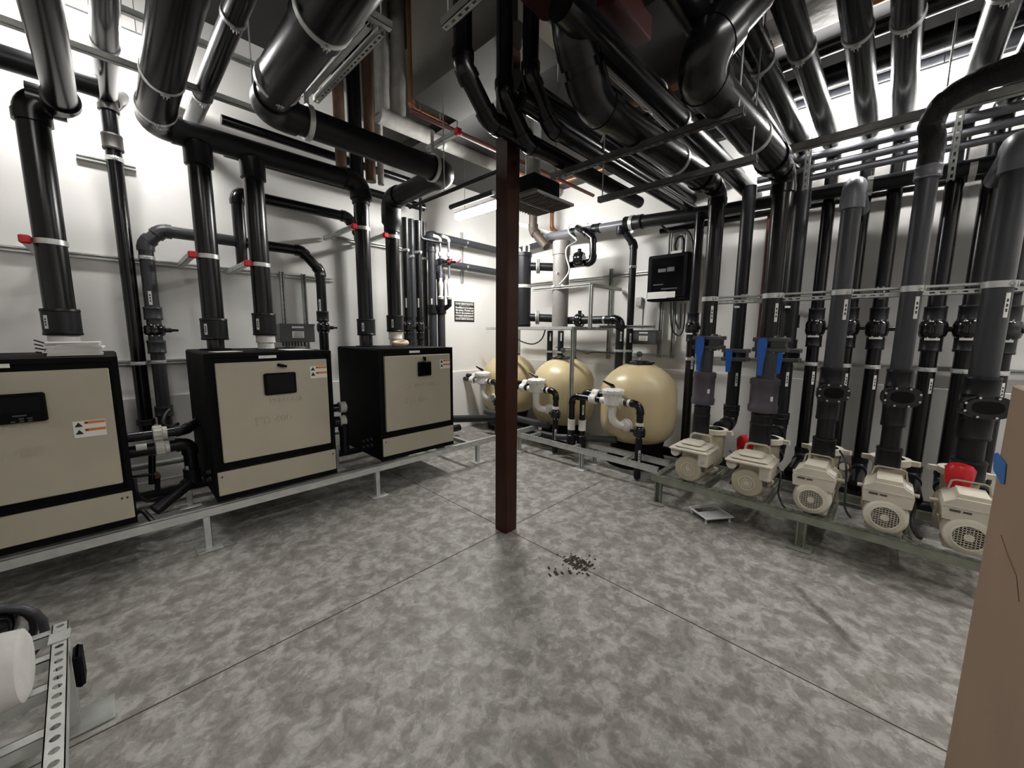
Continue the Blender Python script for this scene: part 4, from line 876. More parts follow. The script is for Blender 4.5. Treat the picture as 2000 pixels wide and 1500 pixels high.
# two grey horizontals to the corner with white dosing assemblies
for (pa_, pb_, pv, lab, lab2, dxp) in (((862, 462), (967, 492), (845, 600), 'upper grey wall pipe ending left of the column with bent-down leg', 'white dosing line with red-handled valve, left one of the pair', 862), ((885, 515), (967, 540), (862, 620), 'lower grey wall pipe ending left of the column with bent-down leg', 'white dosing line with red-handled valve, right one of the pair', 875)):
    y = 4.86; a = at(*pa_, 'y', y); v_ = at(*pv, 'y', 4.72); t = thing('wall_pipe', lab, 'pipe', (a.x, y, a.z), 'grey wall pipes near the sign')
    el = at(pa_[0]-18, pa_[1]+22 if pa_[1] < 500 else pa_[1]+25, 'y', y)
    pipe_parts(t, [(v_.x, 4.72, 1.0), (v_.x, 4.72, a.z-.22), (v_.x+.03, 4.84, a.z-.02), (4.86, y, a.z-.03)], .055, 'pvcg', 'pvcg', br=1.2)
    m = MB(); z_ = at(pv[0], 610, 'y', 4.72).z; m.lathe((v_.x, 4.72, z_-.03), Z, [(0, .055), (.01, .072), (.13, .072), (.14, .055)], 0, 22); m.tube([(v_.x, 4.72, z_+.05), (v_.x+.04, 4.66, z_+.06), (v_.x+.06, 4.60, z_+.10), (v_.x+.06, 4.60, z_+.2)], .034, 0, 14); m.build('tee_outlet', 'pvc', t)
    sticker(t, at((pa_[0]+pb_[0])/2-22, (pa_[1]+pb_[1])/2-7, 'y', y-.055)+Y*.055, X, -Y, .055, .10, .022, 0); sticker(t, (v_.x, 4.72, at(pv[0], 592, 'y', 4.72).z), Z, FACE, .055, .12, .022, 0)
    bx = at(908, 475, 'y', y).x; band(t, (bx, y, a.z-.025), X, .055, .035, -Y, 'galv')
    # dosing assembly
    xd = v_.x+.06; yd = 4.60; zb_ = z_+.2; ztop = at(dxp, 468, 'y', yd).z
    d = thing('dosing_line', lab2, 'valve assembly', (xd, yd, zb_), 'white dosing lines')
    m = MB(); m.lathe((xd, yd, zb_-.02), Z, [(0, .035), (.03, .042), (.05, .026), (.11, .03), (.19, .036), (.22, .036), (.25, .022), (.29, .022)], 0, 18); m.build('check_valve', 'white', d)
    L_ = ztop-zb_; MB().cyl((xd, yd, zb_+.25), (xd, yd, ztop), .017, 0, 12).build('pipe_length', 'pvcl', d)
    zb2 = zb_+L_*.62; m = MB(); m.lathe((xd, yd, zb2-.045), Z, [(0, .02), (.01, .034), (.08, .034), (.09, .02)], 0, 16); m.cyl((xd, yd, zb2), (xd+.07, yd-.07, zb2), .02, 0, 12); bb_ = m.build('ball_valve', 'fitblk', d)
    MB().tube([(xd+.07, yd-.07, zb2), (xd+.10, yd-.09, zb2+.01), (xd+.13, yd-.10, zb2+.045)], .011, 0, 8).build('valve_handle', 'red', bb_)
    m = MB(); m.lathe((xd, yd, zb2+.07), Z, [(0, .02), (.01, .03), (.05, .03), (.06, .02)], 0, 14); m.tube([(xd, yd, ztop-.03), (xd, yd, ztop), (xd-.03, yd, ztop+.02), (xd-.12, yd, ztop+.03)], .022, 0, 12); m.build('white_fitting', 'white', d)
t = thing('dosing_feed', 'thin grey feed line dropping beside the cluster to the dosing lines', 'pipe', (2.9, 4.6, 2.6)); a = at(822, 400, 'y', 4.6); b = at(822, 466, 'y', 4.6); c = at(872, 466, 'y', 4.6)
pipe_parts(t, [a+Z*.5, b, V((c.x, 4.6, b.z))], .02, 'pvc', 'pvc', br=1.5)
p = at(902, 500, 'y', YW-.02); s_ = thing('wall_strut', 'vertical strut behind the grey wall pipes above the sign', 'strut', (p.x, YW-.02, 2.3), 'short wall struts'); strut(s_, (p.x, YW-.021, at(902, 552, 'y', YW).z), (p.x, YW-.021, at(902, 455, 'y', YW).z), up=(0, -1, 0), holes=False)
# ================================================================== SIGN
a = at(887, 588, 'y', YW); b = at(926, 629, 'y', YW); c = (a+b)/2; w = abs(b.x-a.x); h = abs(a.z-b.z)
t = thing('wall_sign', 'black notice sign with white lettering on the left wall near the column', 'sign', (c.x, YW-.004, c.z-h/2))
MB().box((c.x, YW-.004, c.z), (w, .006, h), 0, None, .002).build('sign_plate', 'ink', t)
m = MB(); rows = [('! DO NOT REMOVE THIS NOTICE !', .39, .047), ('No addition is to be made to', .20, .045), ('this system, if human cost', .07, .045), ('due to the presence of', -.06, .045), ('a treated environment', -.19, .045), ('! DO NOT REMOVE THIS NOTICE !', -.36, .047)]
for s_, f, sz in rows:
    vs, fs = text_mb(s_, sz*h/.33, (c.x, YW-.0085, c.z+f*h), X, Z, .001, bold=.0022); mw = max(abs(v.x-c.x) for v in vs); k = min(1, w*.455/mw)
    m.add([V((c.x+(v.x-c.x)*k, v.y, v.z)) for v in vs], fs)
for f in (.30, -.27): m.box((c.x, YW-.0085, c.z+f*h), (w*.55, .001, .004))
m.build('sign_text', 'label', t)
# ================================================================== RIGHT WALL EQUIPMENT (UV, shelf, panel)
# shelf frame
zs = at(1060, 641, 'x', 4.15).z
t = thing('steel_shelf', 'steel strut shelf carrying the grey and black cylinders', 'shelf', (4.15, 3.6, 0))
ya = at(1119, 640, 'x', 4.15).y
strut(t, (4.15, ya, zs), (4.15, 4.6, zs), up=(0, 0, 1), ms='galv', holes=False); strut(t, (4.15, ya, zs), (XW-.05, ya, zs), ms='galvd'); strut(t, (4.78, ya, zs), (4.78, 4.6, zs), ms='galvd')
strut(t, (4.15, ya, .03), (4.15, ya, zs), up=(-1, 0, 0), ms='galvd', name='leg'); MB().box((4.15, ya, .012), (.12, .12, .012)).build('foot_plate', 'galv', t)
for y in (at(1070, 643, 'x', 4.15).y, 4.5): strut(t, (4.78, y, .2), (4.78, y, zs), up=(-1, 0, 0), ms='galvd', name='leg')
zt_ = at(1190, 556, 'x', XW-.05).z; yw_ = at(1191, 600, 'x', XW-.05).y
t = thing('wall_frame', 'strut frame on the right wall between grey cylinder and down pipe', 'frame', (XW-.05, yw_, 1.3))
strut(t, (XW-.05, yw_, 1.2), (XW-.05, yw_, at(1193, 526, 'x', XW).z), up=(-1, 0, 0), ms='galvd')
a = at(1040, 562, 'x', 4.35); b = at(1155, 556, 'x', 4.35); zf = at(1155, 556, 'x', 4.35).z
strut(t, (4.35, a.y, zf), (4.35, b.y, zf), up=(-1, 0, 0), ms='galv', holes=False); strut(t, (4.35, b.y, zf), (XW-.05, b.y, zf-.0), ms='galvd', holes=False)
strut(t, (4.35, b.y-.0, zs), (4.35, b.y-.0, zf), up=(-1, 0, 0), ms='galv'); strut(t, (4.6, b.y+.02, zs+.02), (4.6, b.y-.75, zs+.02), up=(-1, 0, 0), ms='galvd', holes=False)
ZS2 = at(1115, 548, 'x', XW-.02).z
t = thing('strut_rail', 'long wall strut behind the grey cylinder, left of electrical panel', 'strut', (XW-.02, 3.2, ZS2), 'long steel struts'); strut(t, (XW-.021, 4.9, ZS2), (XW-.021, at(1275, 525, 'x', XW).y, ZS2), up=(-1, 0, 0), holes=False)
# UV cylinders
yu = at(1095, 560, 'x', 4.45).y; zt_ = at(1095, 470, 'x', 4.45).z
t = thing('uv_chamber', 'tall grey cylinder standing on the steel shelf', 'cylinder', (4.45, yu, zs+.02))
MB().lathe((4.45, yu, zs+.021), Z, [(0, .105), (0, .112), (zt_-zs-.22, .112)], 0, 36).build('shell', 'uvgrey', t)
MB().lathe((4.45, yu, zt_-.20), Z, [(0, .112), (.005, .122), (.17, .122), (.185, .118), (.19, .10)], 0, 36).build('cap', 'uvgrey', t)
m = MB(); m.cyl((4.35, yu-.03, zt_-.45), (4.31, yu-.03, zt_-.45), .012, 0, 10); m.cyl((4.37, yu-.09, zt_-.62), (4.34, yu-.11, zt_-.62), .02, 0, 10); m.build('sensor_port', 'cablew', t)
MB().box((4.336, yu+.045, (zs+zt_)/2-.02), (.004, .09, .02), 0, Matrix.Rotation(math.radians(-28), 3, 'Z')).build('name_label', 'label', t)
yk = at(1021, 560, 'x', 4.32).y; zk = at(1025, 494, 'x', 4.32).z
t = thing('uv_chamber', 'tall black cylinder on the shelf half hidden by the column', 'cylinder', (4.32, yk, zs+.02))
MB().lathe((4.32, yk, zs+.021), Z, [(0, .12), (.03, .12), (.04, .126), (.06, .12), (zk-zs-.08, .12), (zk-zs-.075, .13), (zk-zs-.02, .13), (zk-zs-.015, .06)], 0, 36).build('shell', 'pvc', t)
band(t, (4.32, yk, at(1020, 560, 'x', 4.32).z), Z, .12, .045, (-1, 0, 0))
m = MB(); m.cyl((4.30, yk-.04, zk-.02), (4.30, yk-.04, zk+.13), .022, 0, 12); m.cyl((4.35, yk-.09, zk-.02), (4.35, yk-.09, zk+.10), .012, 0, 10); m.lathe((4.27, yk+.03, zk+.02), (-1, 0, 0), [(0, .04), (.02, .045), (.04, .03)], 0, 16); m.cyl((4.3, yk-.04, zk+.12), (4.36, yk-.07, zk+.12), .024, 0, 12); m.build('top_fittings', 'cablew', t)
for zz in (at(1050, 520, 'x', 4.45).z, at(1045, 620, 'x', 4.45).z):
    m = MB(); m.cyl((4.4, yk-.08, zz), (4.68, yk-.46, zz-.02), .058, 1, 20); m.lathe((4.45, yk-.15, zz), V((.6, -.8, 0)), [(0, .10), (.02, .105), (.02, .07), (.03, .07), (.03, .105), (.05, .10)], 0, 26); m.build('flanged_port', ['whitep' if False else 'galvd', 'pvc'], t)
# black loop with large ball valve right of the grey cylinder
t = thing('valve_loop', 'black pipe loop with round black valve beside the grey cylinder', 'pipe', (4.7, yu-.3, 2.4))
xa = 4.66; a = at(1135, 430, 'x', xa); b = at(1158, 462, 'x', xa); c = at(1158, 512, 'x', xa); d = at(1118, 512, 'x', xa)
pipe_parts(t, [at(1128, 445, 'x', XC), at(1142, 452, 'x', xa), V((xa, b.y, b.z-.02)), V((xa, c.y, c.z)), V((xa-.02, d.y+.1, c.z))], .045, 'pipeblk', br=1.3)
q = at(1128, 507, 'x', 4.6); butterfly(t, (4.6, q.y-.03, q.z), Y+X*-.3, .062, Z, L=.13, k=1.65, lever=False)
t = thing('valve_loop', 'black lower pipe with round valve turning down beside the shelf leg', 'pipe', (4.6, yu-.5, 1.4))
xa = 4.55; a = at(1110, 626, 'x', xa); b = at(1212, 622, 'x', xa)
pipe_parts(t, [V((xa, a.y, a.z)), V((xa, b.y, a.z)), V((xa, b.y, .75))], .052, 'pvc', 'pipeblk', br=1.5)
butterfly(t, (xa, at(1132, 625, 'x', xa).y, a.z), Y, .06, Z, L=.10, k=1.6, lever=False); band(t, (xa, at(1182, 625, 'x', xa).y, a.z), Y, .052, .03, -X); band(t, (xa, b.y, at(1213, 685, 'x', xa).z), Z, .052, .03, -X); sticker(t, (xa, b.y, at(1208, 657, 'x', xa).z), Z, FACE, .052, .12, .022)
for px, lab in ((1074, 'dark vertical pipe under the shelf left of two'), (1095, 'dark vertical pipe under the shelf below the grey cylinder')):
    p = at(px, 670, 'x', 4.72); t = thing('wall_pipe', lab, 'pipe', (4.72, p.y, .3), 'pipes under the shelf'); MB().cyl((4.72, p.y, .3), (4.72, p.y, zs-.03), .045, 0, 20).build('pipe_length', 'pvc', t); band(t, (4.72, p.y, ZBS), Z, .045, .03, -X); sticker(t, (4.72, p.y, at(px, 658, 'x', 4.72).z), Z, FACE, .045, .12, .022, 0)
t = thing('wall_pipe', 'grey horizontal pipe behind the black cylinder, right of the column', 'pipe', (4.95, 4.3, 2.7)); a = at(1000, 493, 'x', 4.97); b = at(1080, 470, 'x', 4.97); MB().cyl(a, b, .05, 0, 20).build('pipe_length', 'pvcg', t)
# panel with dark glass door
xp = 4.92; a = at(1267, 508, 'x', xp); b = at(1340, 585, 'x', xp); zt_ = at(1267, 505, 'x', xp).z; zb_ = at(1267, 585, 'x', xp).z
t = thing('control_panel', 'dark electrical control cabinet with smoked window on the right wall', 'electrical panel', (xp, (a.y+b.y)/2, zb_))
yc_ = (a.y+b.y)/2; w = abs(a.y-b.y); h = zt_-zb_; zc_ = (zt_+zb_)/2
MB().box((xp+.09, yc_, zc_), (.18, w, h+.05), 0, None, .008).build('enclosure', 'cabblk', t)
dr = MB().box((xp-.008, yc_, zc_+.01), (.012, w*.98, h*.98), 0, None, .004).build('door', 'cabblk', t); MB().box((xp-.016, yc_, zc_+.01), (.003, w*.78, h*.88)).build('window', 'glassd', dr)
m = MB(); m.box((xp-.019, yc_-.05, zc_+h*.18), (.003, w*.18, h*.10)); m.box((xp-.019, yc_+w*.12, zc_+h*.17), (.003, w*.2, h*.08)); m.box((xp-.019, yc_+w*.2, zc_-h*.16), (.003, w*.26, .012)); m.box((xp-.019, yc_-w*.08, zc_-h*.27), (.003, w*.4, .014)); m.build('painted_window_reflections', 'greybox', dr)  # thin grey plates stand in for reflections on the smoked window
m = MB(); m.box((xp-.018, yc_+w*.22, zb_+.045), (.004, w*.5, .085)); m.box((xp-.018, yc_-w*.135, zb_+.045), (.004, w*.215, .075)); m.build('door_label', 'label', t); MB().box((xp+.0, yc_-w*.2, zt_+.035), (.02, w*.26, .03)).build('top_label', 'label', t)
for px in (1312, 1337, 1302, 1328):
    p = at(px, 460, 'x', XW-.03); up_ = px in (1312, 1337); s_ = thing('wall_strut', {1312: 'upper left', 1337: 'upper right', 1302: 'lower left', 1328: 'lower right'}[px]+' vertical strut at the dark control cabinet', 'strut', (XW-.04, p.y, 2.4), 'short wall struts')
    strut(s_, (XW-.062, p.y, zt_+.03 if up_ else ZBS-.03), (XW-.062, p.y, at(px, 458, 'x', XW).z if up_ else zb_-.03), up=(-1, 0, 0), ms='galvd')
xj = 4.86
jbox(at(1233, 645, 'x', xj), at(1281, 673, 'x', xj), .16, (-1, 0, 0), 'grey electrical box with label above the rightmost sand filter')
p = at(1258, 600, 'x', XW-.1); t = thing('conduit', 'thin vertical conduit running down to the grey box by the down pipe', 'conduit', (XW-.1, p.y, 1.5)); MB().cyl((XW-.12, p.y, at(1258, 643, 'x', XW-.1).z), (XW-.12, p.y, at(1258, 590, 'x', XW-.1).z), .01, 0, 10).build('tube', 'galvd', t)
MB().box((XW-.03, at(1251, 590, 'x', XW).y, at(1251, 590, 'x', XW).z), (.05, .08, .12), 0, None, .005).build('outlet_box', 'galvd', t)
for i, (pp, r, ms, lab) in enumerate((
    ([(1310, 590), (1312, 640), (1325, 655), (1335, 640), (1338, 592)], .011, 'cable', 'black cable looping below the control cabinet, widest loop'),
    ([(1318, 590), (1320, 628), (1328, 640), (1330, 592)], .009, 'cable', 'black cable looping below the control cabinet, inner loop'),
    ([(1292, 440), (1310, 452), (1340, 450), (1352, 470), (1352, 500), (1346, 510)], .014, 'cable', 'thick black cable arching above the control cabinet'),
    ([(1322, 500), (1318, 480), (1324, 464), (1334, 466), (1334, 500)], .016, 'cable', 'short black loop on top of the control cabinet'),
    ([(1000, 648), (1015, 665), (1040, 672), (1058, 662), (1066, 640)], .010, 'cable', 'black cable drooping under the shelf right of the column'),
    ([(1085, 678), (1130, 684), (1145, 690), (1160, 688), (1200, 690)], .007, 'cable', 'thin cable along the lower wall strut behind the filters'))):
    cable(None, [at(*q, 'x', 4.98 if i != 4 else 4.4) for q in pp], r, ms, lab)
cable(None, [at(1093, 555, 'x', 4.33), at(1106, 540, 'x', 4.32), at(1112, 525, 'x', 4.34), at(1106, 500, 'x', 4.32), at(1108, 483, 'x', 4.33), at(1126, 470, 'x', 4.5), at(1112, 455, 'x', 4.62), at(1112, 440, 'x', 4.66), at(1130, 434, 'x', 4.68), at(1148, 437, 'x', 4.70)], .011, 'cablew', 'grey-white cable curling from the grey cylinder over the header')
# rust-brown trap pipe, copper pipe, white pipe near the corner
t = thing('iron_pipe', 'rusty iron pipe bending behind the grille of the unit heater', 'pipe', (4.5, 4.4, 3)); xq = 4.55
a = at(1041, 395, 'x', xq); b = at(1041, 450, 'x', xq); c = at(1068, 482, 'x', xq)
pipe_parts(t, [a+Z*.5, b+Z*.0, c+Y*-.0], .062, 'iron', 'iron', br=1.5); coupling(t, at(1041, 418, 'x', xq), at(1041, 408, 'x', xq), .078, 'rust')
t = thing('copper_pipe', 'short copper pipe dropping right of the unit heater grille', 'pipe', (4.9, 4, 3)); xq = 4.9; pipe_parts(t, [at(1078, 395, 'x', xq), at(1078, 447, 'x', xq), at(1086, 452, 'x', xq)], .03, 'copper', 'copper')
t = thing('white_pipe', 'thin white pipe crossing above the grey cylinder to the header', 'pipe', (4.7, 4.2, 2.9)); MB().cyl(at(1000, 433, 'x', 4.3), at(1085, 458, 'x', 4.85), .03, 0, 16).build('pipe_length', 'white', t)
# white insulated line: two risers, horizontal run, drop at right wall
yw2 = 4.0; zw = at(860, 275, 'y', yw2).z
t = thing('insulated_line', 'white wrapped pipe run with two risers above the middle of the room', 'pipe', (2.4, yw2, zw))
xw1 = at(745, 150, 'y', yw2).x; xw2 = at(777, 150, 'y', yw2).x; xw3 = at(1133, 420, 'y', yw2).x
MB().tube([(xw1-.05, yw2, zw)]+[(xw1+k*.1, yw2, zw) for k in range(int((xw3-xw1)/.1))]+[(xw3-.02, yw2, zw-.02)], .085, 0, 20).build('horizontal_wrap', 'wrapg', t)
for xx in (xw1, xw2): MB().tube([(xx, yw2, ZC), (xx+.008, yw2, zw+.5), (xx, yw2+.005, zw+.25), (xx, yw2, zw)], .075, 0, 18).build('riser_wrap', 'wrapg', t)
MB().tube([(xw3-.03, yw2, zw+.0), (xw3, yw2, zw-.12), (xw3+.01, yw2, zw-.3), (xw3, yw2, at(1133, 445, 'y', yw2).z)], .065, 0, 18).build('drop_wrap', 'wrapg', t)
for xx in (2.9, 3.9): MB().lathe((xx, yw2, zw), X, [(0, .086), (0, .09), (.03, .09), (.03, .086)], 0, 20).build('hanger_strap', 'galvd', t)
# brown risers by them
for px, r, ms, lab in ((660, .055, 'rust', 'rusty vertical pipe, leftmost behind the big header'), (690, .07, 'pipeblk', 'black vertical pipe behind the big header'), (718, .055, 'rust', 'rusty vertical pipe just left of the white risers'), (803, .035, 'copper', 'copper vertical pipe right of the white risers'), (738, .035, 'wrapg', 'slim pale vertical pipe left of the white risers')):
    y = 4.25 if px != 803 else 3.7; p = at(px, 180, 'y', y); t = thing('riser_pipe', lab, 'pipe', (p.x, y, 3.3), 'vertical pipes near the shaft')
    if px == 803: z_ = at(806, 212, 'y', y).z; pipe_parts(t, [(p.x, y, ZC), (p.x, y, z_), (4.4, y, z_)], r*.85, ms, 'rust' if False else ms)
    else: MB().cyl((p.x, y, 3.2), (p.x, y, ZC), r, 0, 20).build('pipe_length', ms, t)
# red-brown sprinkler line with red tagged strut
t = thing('sprinkler_pipe', 'thin red-brown sprinkler pipe crossing in front of the concrete beam', 'pipe', (2.5, 3.1, 3.4)); y = 3.2; a = at(880, 252, 'y', y); MB().cyl((2.0, y, a.z), (4.9, y, a.z), .022, 0, 14).build('pipe_length', 'redd', t)
for px in (822, 860, 893): xx = at(px, 250, 'y', y).x; MB().cyl((xx, y, a.z), (xx, y, a.z+.35), .006, 0, 8).build('hanger_rod', 'galvd', t)
t = thing('trapeze_strut', 'short strut with a red end cap over the black header elbow', 'strut', (2.3, 3.0, 3.2), 'overhead trapeze struts'); a = at(893, 258, 'z', 3.32); b = at(850, 286, 'z', 3.32); strut(t, a, V((a.x, b.y+.1, 3.32)), holes=False, ms='galvd'); MB().box(a-Y*.01, (.055, .05, .055), 0, None, .006).build('end_cap', 'red', t)
# thin dark conduit rods left of the column
t = thing('conduit', 'thin dark conduit rising to the right just left of the column', 'conduit', (2.9, 3.2, 3.0)); a = at(800, 405, 'z', 2.75); b = at(967, 348, 'z', 2.75); MB().cyl(a, V((a.x, b.y-.3, 2.75)), .016, 0, 10).build('tube', 'pvc', t); MB().cyl((a.x, (a.y+b.y)/2, 2.75), (a.x, (a.y+b.y)/2, ZC), .004, 0, 6).build('hanger_rod', 'galvd', t)
t = thing('conduit', 'dark pipe stub above the hanging light left of the column', 'conduit', (3.6, 4, 3.2)); a = at(880, 405, 'z', 3.15); b = at(967, 376, 'z', 3.15); MB().cyl(a, V((a.x, b.y, 3.15)), .03, 0, 14).build('tube', 'pvc', t)
# ================================================================== UNIT HEATER
t = thing('unit_heater', 'dark hanging unit heater with slatted grille right of the column', 'unit heater', (3.25, 2.83, 2.9))
x0_, y0_ = 3.05, 2.68
MB().bb((3.05, 2.68, 2.985), (3.46, 2.98, 3.15), 0, .006).build('casing', 'cabblk', t)
m = MB(); xa_, xb_, ya_, yb_ = 2.96, 3.53, 2.555, 3.06; T_ = .004
lo = [V((xa_, ya_, 2.925)), V((xb_, ya_, 2.925)), V((xb_, yb_, 2.925)), V((xa_, yb_, 2.925))]; hi = [V((3.04, 2.67, 2.99)), V((3.47, 2.67, 2.99)), V((3.47, 2.99, 2.99)), V((3.04, 2.99, 2.99))]
for k in range(4):
    k2 = (k+1) % 4; n_ = (lo[k2]-lo[k]).cross(hi[k]-lo[k]).normalized()*T_
    q = [lo[k], lo[k2], hi[k2], hi[k]]; m.add(q+[v+n_ for v in q], [(0, 1, 2, 3), (7, 6, 5, 4), (0, 4, 5, 1), (1, 5, 6, 2), (2, 6, 7, 3), (3, 7, 4, 0)])
m.bb((xa_-.01, ya_-.01, 2.905), (xb_+.01, ya_+.012, 2.93)); m.bb((xa_-.01, yb_-.012, 2.905), (xb_+.01, yb_+.01, 2.93)); m.bb((xa_-.01, ya_, 2.905), (xa_+.012, yb_, 2.93)); m.bb((xb_-.012, ya_, 2.905), (xb_+.01, yb_, 2.93)); m.build('hood', 'uvgrey', t)
m = MB()
for k in range(13): m.box((xa_+.03+k*.0425, (ya_+yb_)/2, 2.905), (.004, yb_-ya_-.02, .045), 0, Matrix.Rotation(math.radians(28), 3, 'Y'))
m.box(((xa_+xb_)/2, (ya_+yb_)/2, 2.905), (xb_-xa_, .012, .05)); m.build('grille', 'uvgrey', t)
for sx, sy in ((3.08, 2.72), (3.43, 2.72), (3.08, 2.95), (3.43, 2.95)): MB().cyl((sx, sy, 3.14), (sx, sy, 3.8), .004, 0, 6).build('hanger_rod', 'galvd', t)
t = thing('iron_pipe', 'mottled grey vent pipe above the hanging unit heater', 'pipe', (x0_+.2, y0_, 3.2)); MB().cyl((x0_+.15, y0_+.15, 3.15), (x0_+.15, y0_+.15, ZC), .08, 0, 20).build('pipe_length', 'galvd', t)
t = thing('copper_pipe', 'horizontal copper pipes near the ceiling in the far corner', 'pipe', (4.6, 3, 3.6)); a = at(1110, 352, 'z', 3.6); pipe_parts(t, [(a.x, a.y+.3, 3.6), (a.x, a.y-1.2, 3.6)], .022, 'copper'); pipe_parts(t, [(a.x+.02, a.y+.3, 3.6), (a.x-1.0, a.y+.3, 3.6)], .022, 'copper')
# ================================================================== OVERHEAD, CENTRE AND RIGHT
cps = [((905, 210), 2.9, .055, 4.2, 3.6, 'black pipe curving down left of the column top'), ((985, 258), 2.84, .052, 4.2, 3.7, 'black pipe curving down right in front of the column top'),
       ((1035, 225), 2.92, .05, 4.2, 4.3, 'black pipe curving down just right of the column top')]
for (px, z, r, zt, xe, lab) in cps:
    p = at(*px, 'z', z); t = thing('overhead_pipe', lab, 'pipe', (p.x, p.y, z), 'black overhead pipes around the column'); pipe_parts(t, [(p.x, p.y, zt), (p.x, p.y, z+.22), (p.x+.22, p.y, z), (xe, p.y, z)], r, 'overhead', 'overhead', br=1.6)
# more parallel black pipes toward the right wall
for (px, z, r, x0p, lab) in (((1290, 200), 3.1, .075, 1.6, 'large dark overhead pipe between the two riser feeds'), ((1180, 300), 3.0, .05, 1.9, 'dark overhead pipe crossing above the trapeze right of the column'), ((1260, 330), 3.22, .07, 2.0, 'dark overhead pipe tucked above the trapeze struts'),
    ((1420, 130), 3.12, .07, 1.5, 'dark overhead pipe right of the kinked riser feed'), ((1150, 60), 3.35, .10, .9, 'very dark thick overhead pipe near the top centre')):
    p = at(*px, 'z', z); t = thing('overhead_pipe', lab, 'pipe', (p.x, p.y, z), 'dark overhead pipes to the right wall'); pipe_parts(t, [(x0p, p.y, z), (XW, p.y, z)], r, 'overhead'); band(t, (3.0, p.y, z), X, r, .03, -Z)
    if px[0] == 1150: coupling(t, (1.4, p.y, z), (1.8, p.y, z), r*1.1, 'redk', 'red_band')
# red-brown steel beam seen in the dark
t = thing('red_hanger_beam', 'dark red steel stub in the shadow at the top centre', 'beam', (1.5, .9, 3.5)); a = at(1205, 20, 'z', 3.7); MB().box((a.x+.1, a.y, 3.9), (.5, .16, .5), 0, None, .01).build('stub', 'redk', t)
# trapeze struts (Y direction) beneath them
for (pa_, pb_, z, lab) in (((1060, 337), (1465, 232), 2.76, 'slotted trapeze strut under the black pipes right of the column'), ((1168, 390), (1480, 310), 2.62, 'lower trapeze strut above the dark down pipe'), ((862, 45), (930, 0), 3.05, 'slotted strut holding the black pipe at the top centre')):
    a = at(*pa_, 'z', z); b = at(*pb_, 'z', z); t = thing('trapeze_strut', lab, 'strut', a, 'overhead trapeze struts'); xm = (a.x+b.x)/2
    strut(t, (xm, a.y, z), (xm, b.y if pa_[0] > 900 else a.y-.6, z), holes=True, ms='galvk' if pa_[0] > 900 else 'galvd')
    for yy in (a.y-.03, b.y+.03): MB().cyl((xm, yy, z), (xm, yy, ZC), .005, 0, 8).build('threaded_rod', 'galvd', t)
# strut above conduits at right
ZT = 3.10; xst = at(1540, 293, 'z', ZT).x
t = thing('trapeze_strut', 'long trapeze strut under the glossy pipes at the upper right', 'strut', (xst, 0, ZT), 'overhead trapeze struts'); strut(t, (xst, 1.05, ZT), (xst, -1.5, ZT), up=(1, 0, 0), holes=False, ms='galvd', d=.05, w=.06)
for yy in (.98, -.1, -1.2): MB().cyl((xst, yy, ZT), (xst, yy, ZC), .006, 0, 8).build('threaded_rod', 'galvd', t)
# three pale conduits
for k, py in enumerate((303, 323, 340)):
    a = at(1600, py, 'x', 4.55); t = thing('conduit', ('topmost', 'middle', 'lowest')[k]+' of three pale parallel conduits at the upper right', 'conduit', (4.55, a.y, a.z), 'parallel pale conduits'); MB().cyl((4.55+k*.03, 1.1, a.z), (4.55+k*.03, -1.7, a.z), .034-.003*k, 0, 18).build('tube', 'pvcl', t)
for px, py, lab in ((1577, 320, 'slotted hanger strut at the left end of the pale conduits'), (1866, 290, 'slotted hanger strut beside the insulated hose')):
    a = at(px, py, 'x', 4.42); t = thing('hanger_strut', lab, 'strut', (4.42, a.y, 2.9), 'slotted hanger struts'); strut(t, (4.42, a.y, a.z-.22), (4.42, a.y, a.z+.34), up=(1, 0, 0), ms='galvd')
# glossy pipe filling gaps up high, upper right (other family parallel to the wall)
for z, x, r, ms, lab in ((3.64, 4.25, .085, 'overhead', 'glossy lengthwise duct above the bright light'), (3.70, 3.6, .03, 'copper', 'copper pipe high behind the glossy pipes'), (3.66, 3.85, .05, 'overhead', 'dark lengthwise pipe between copper pipe and duct'), (3.66, 4.62, .06, 'pvcg', 'pale lengthwise pipe close to the wall above the bright light'), (3.68, at(1575, 40, 'z', 3.56).x, .12, 'conc', 'pale boxed duct near the ceiling above the pumps')):
    t = thing('overhead_pipe', lab, 'pipe', (x, 0, z), 'lengthwise overhead pipes')
    if ms == 'conc': yd_ = at(1540, 62, 'z', 3.56).y; MB().bb((x-.15, yd_-.28, z-.12), (x+.15, yd_+.10, z+.119), 0, .01).build('duct_body', 'wrapg', t)
    else: MB().cyl((x, -2.4, z), (x, 2.6, z), r, 0, 20).build('pipe_length', ms, t)
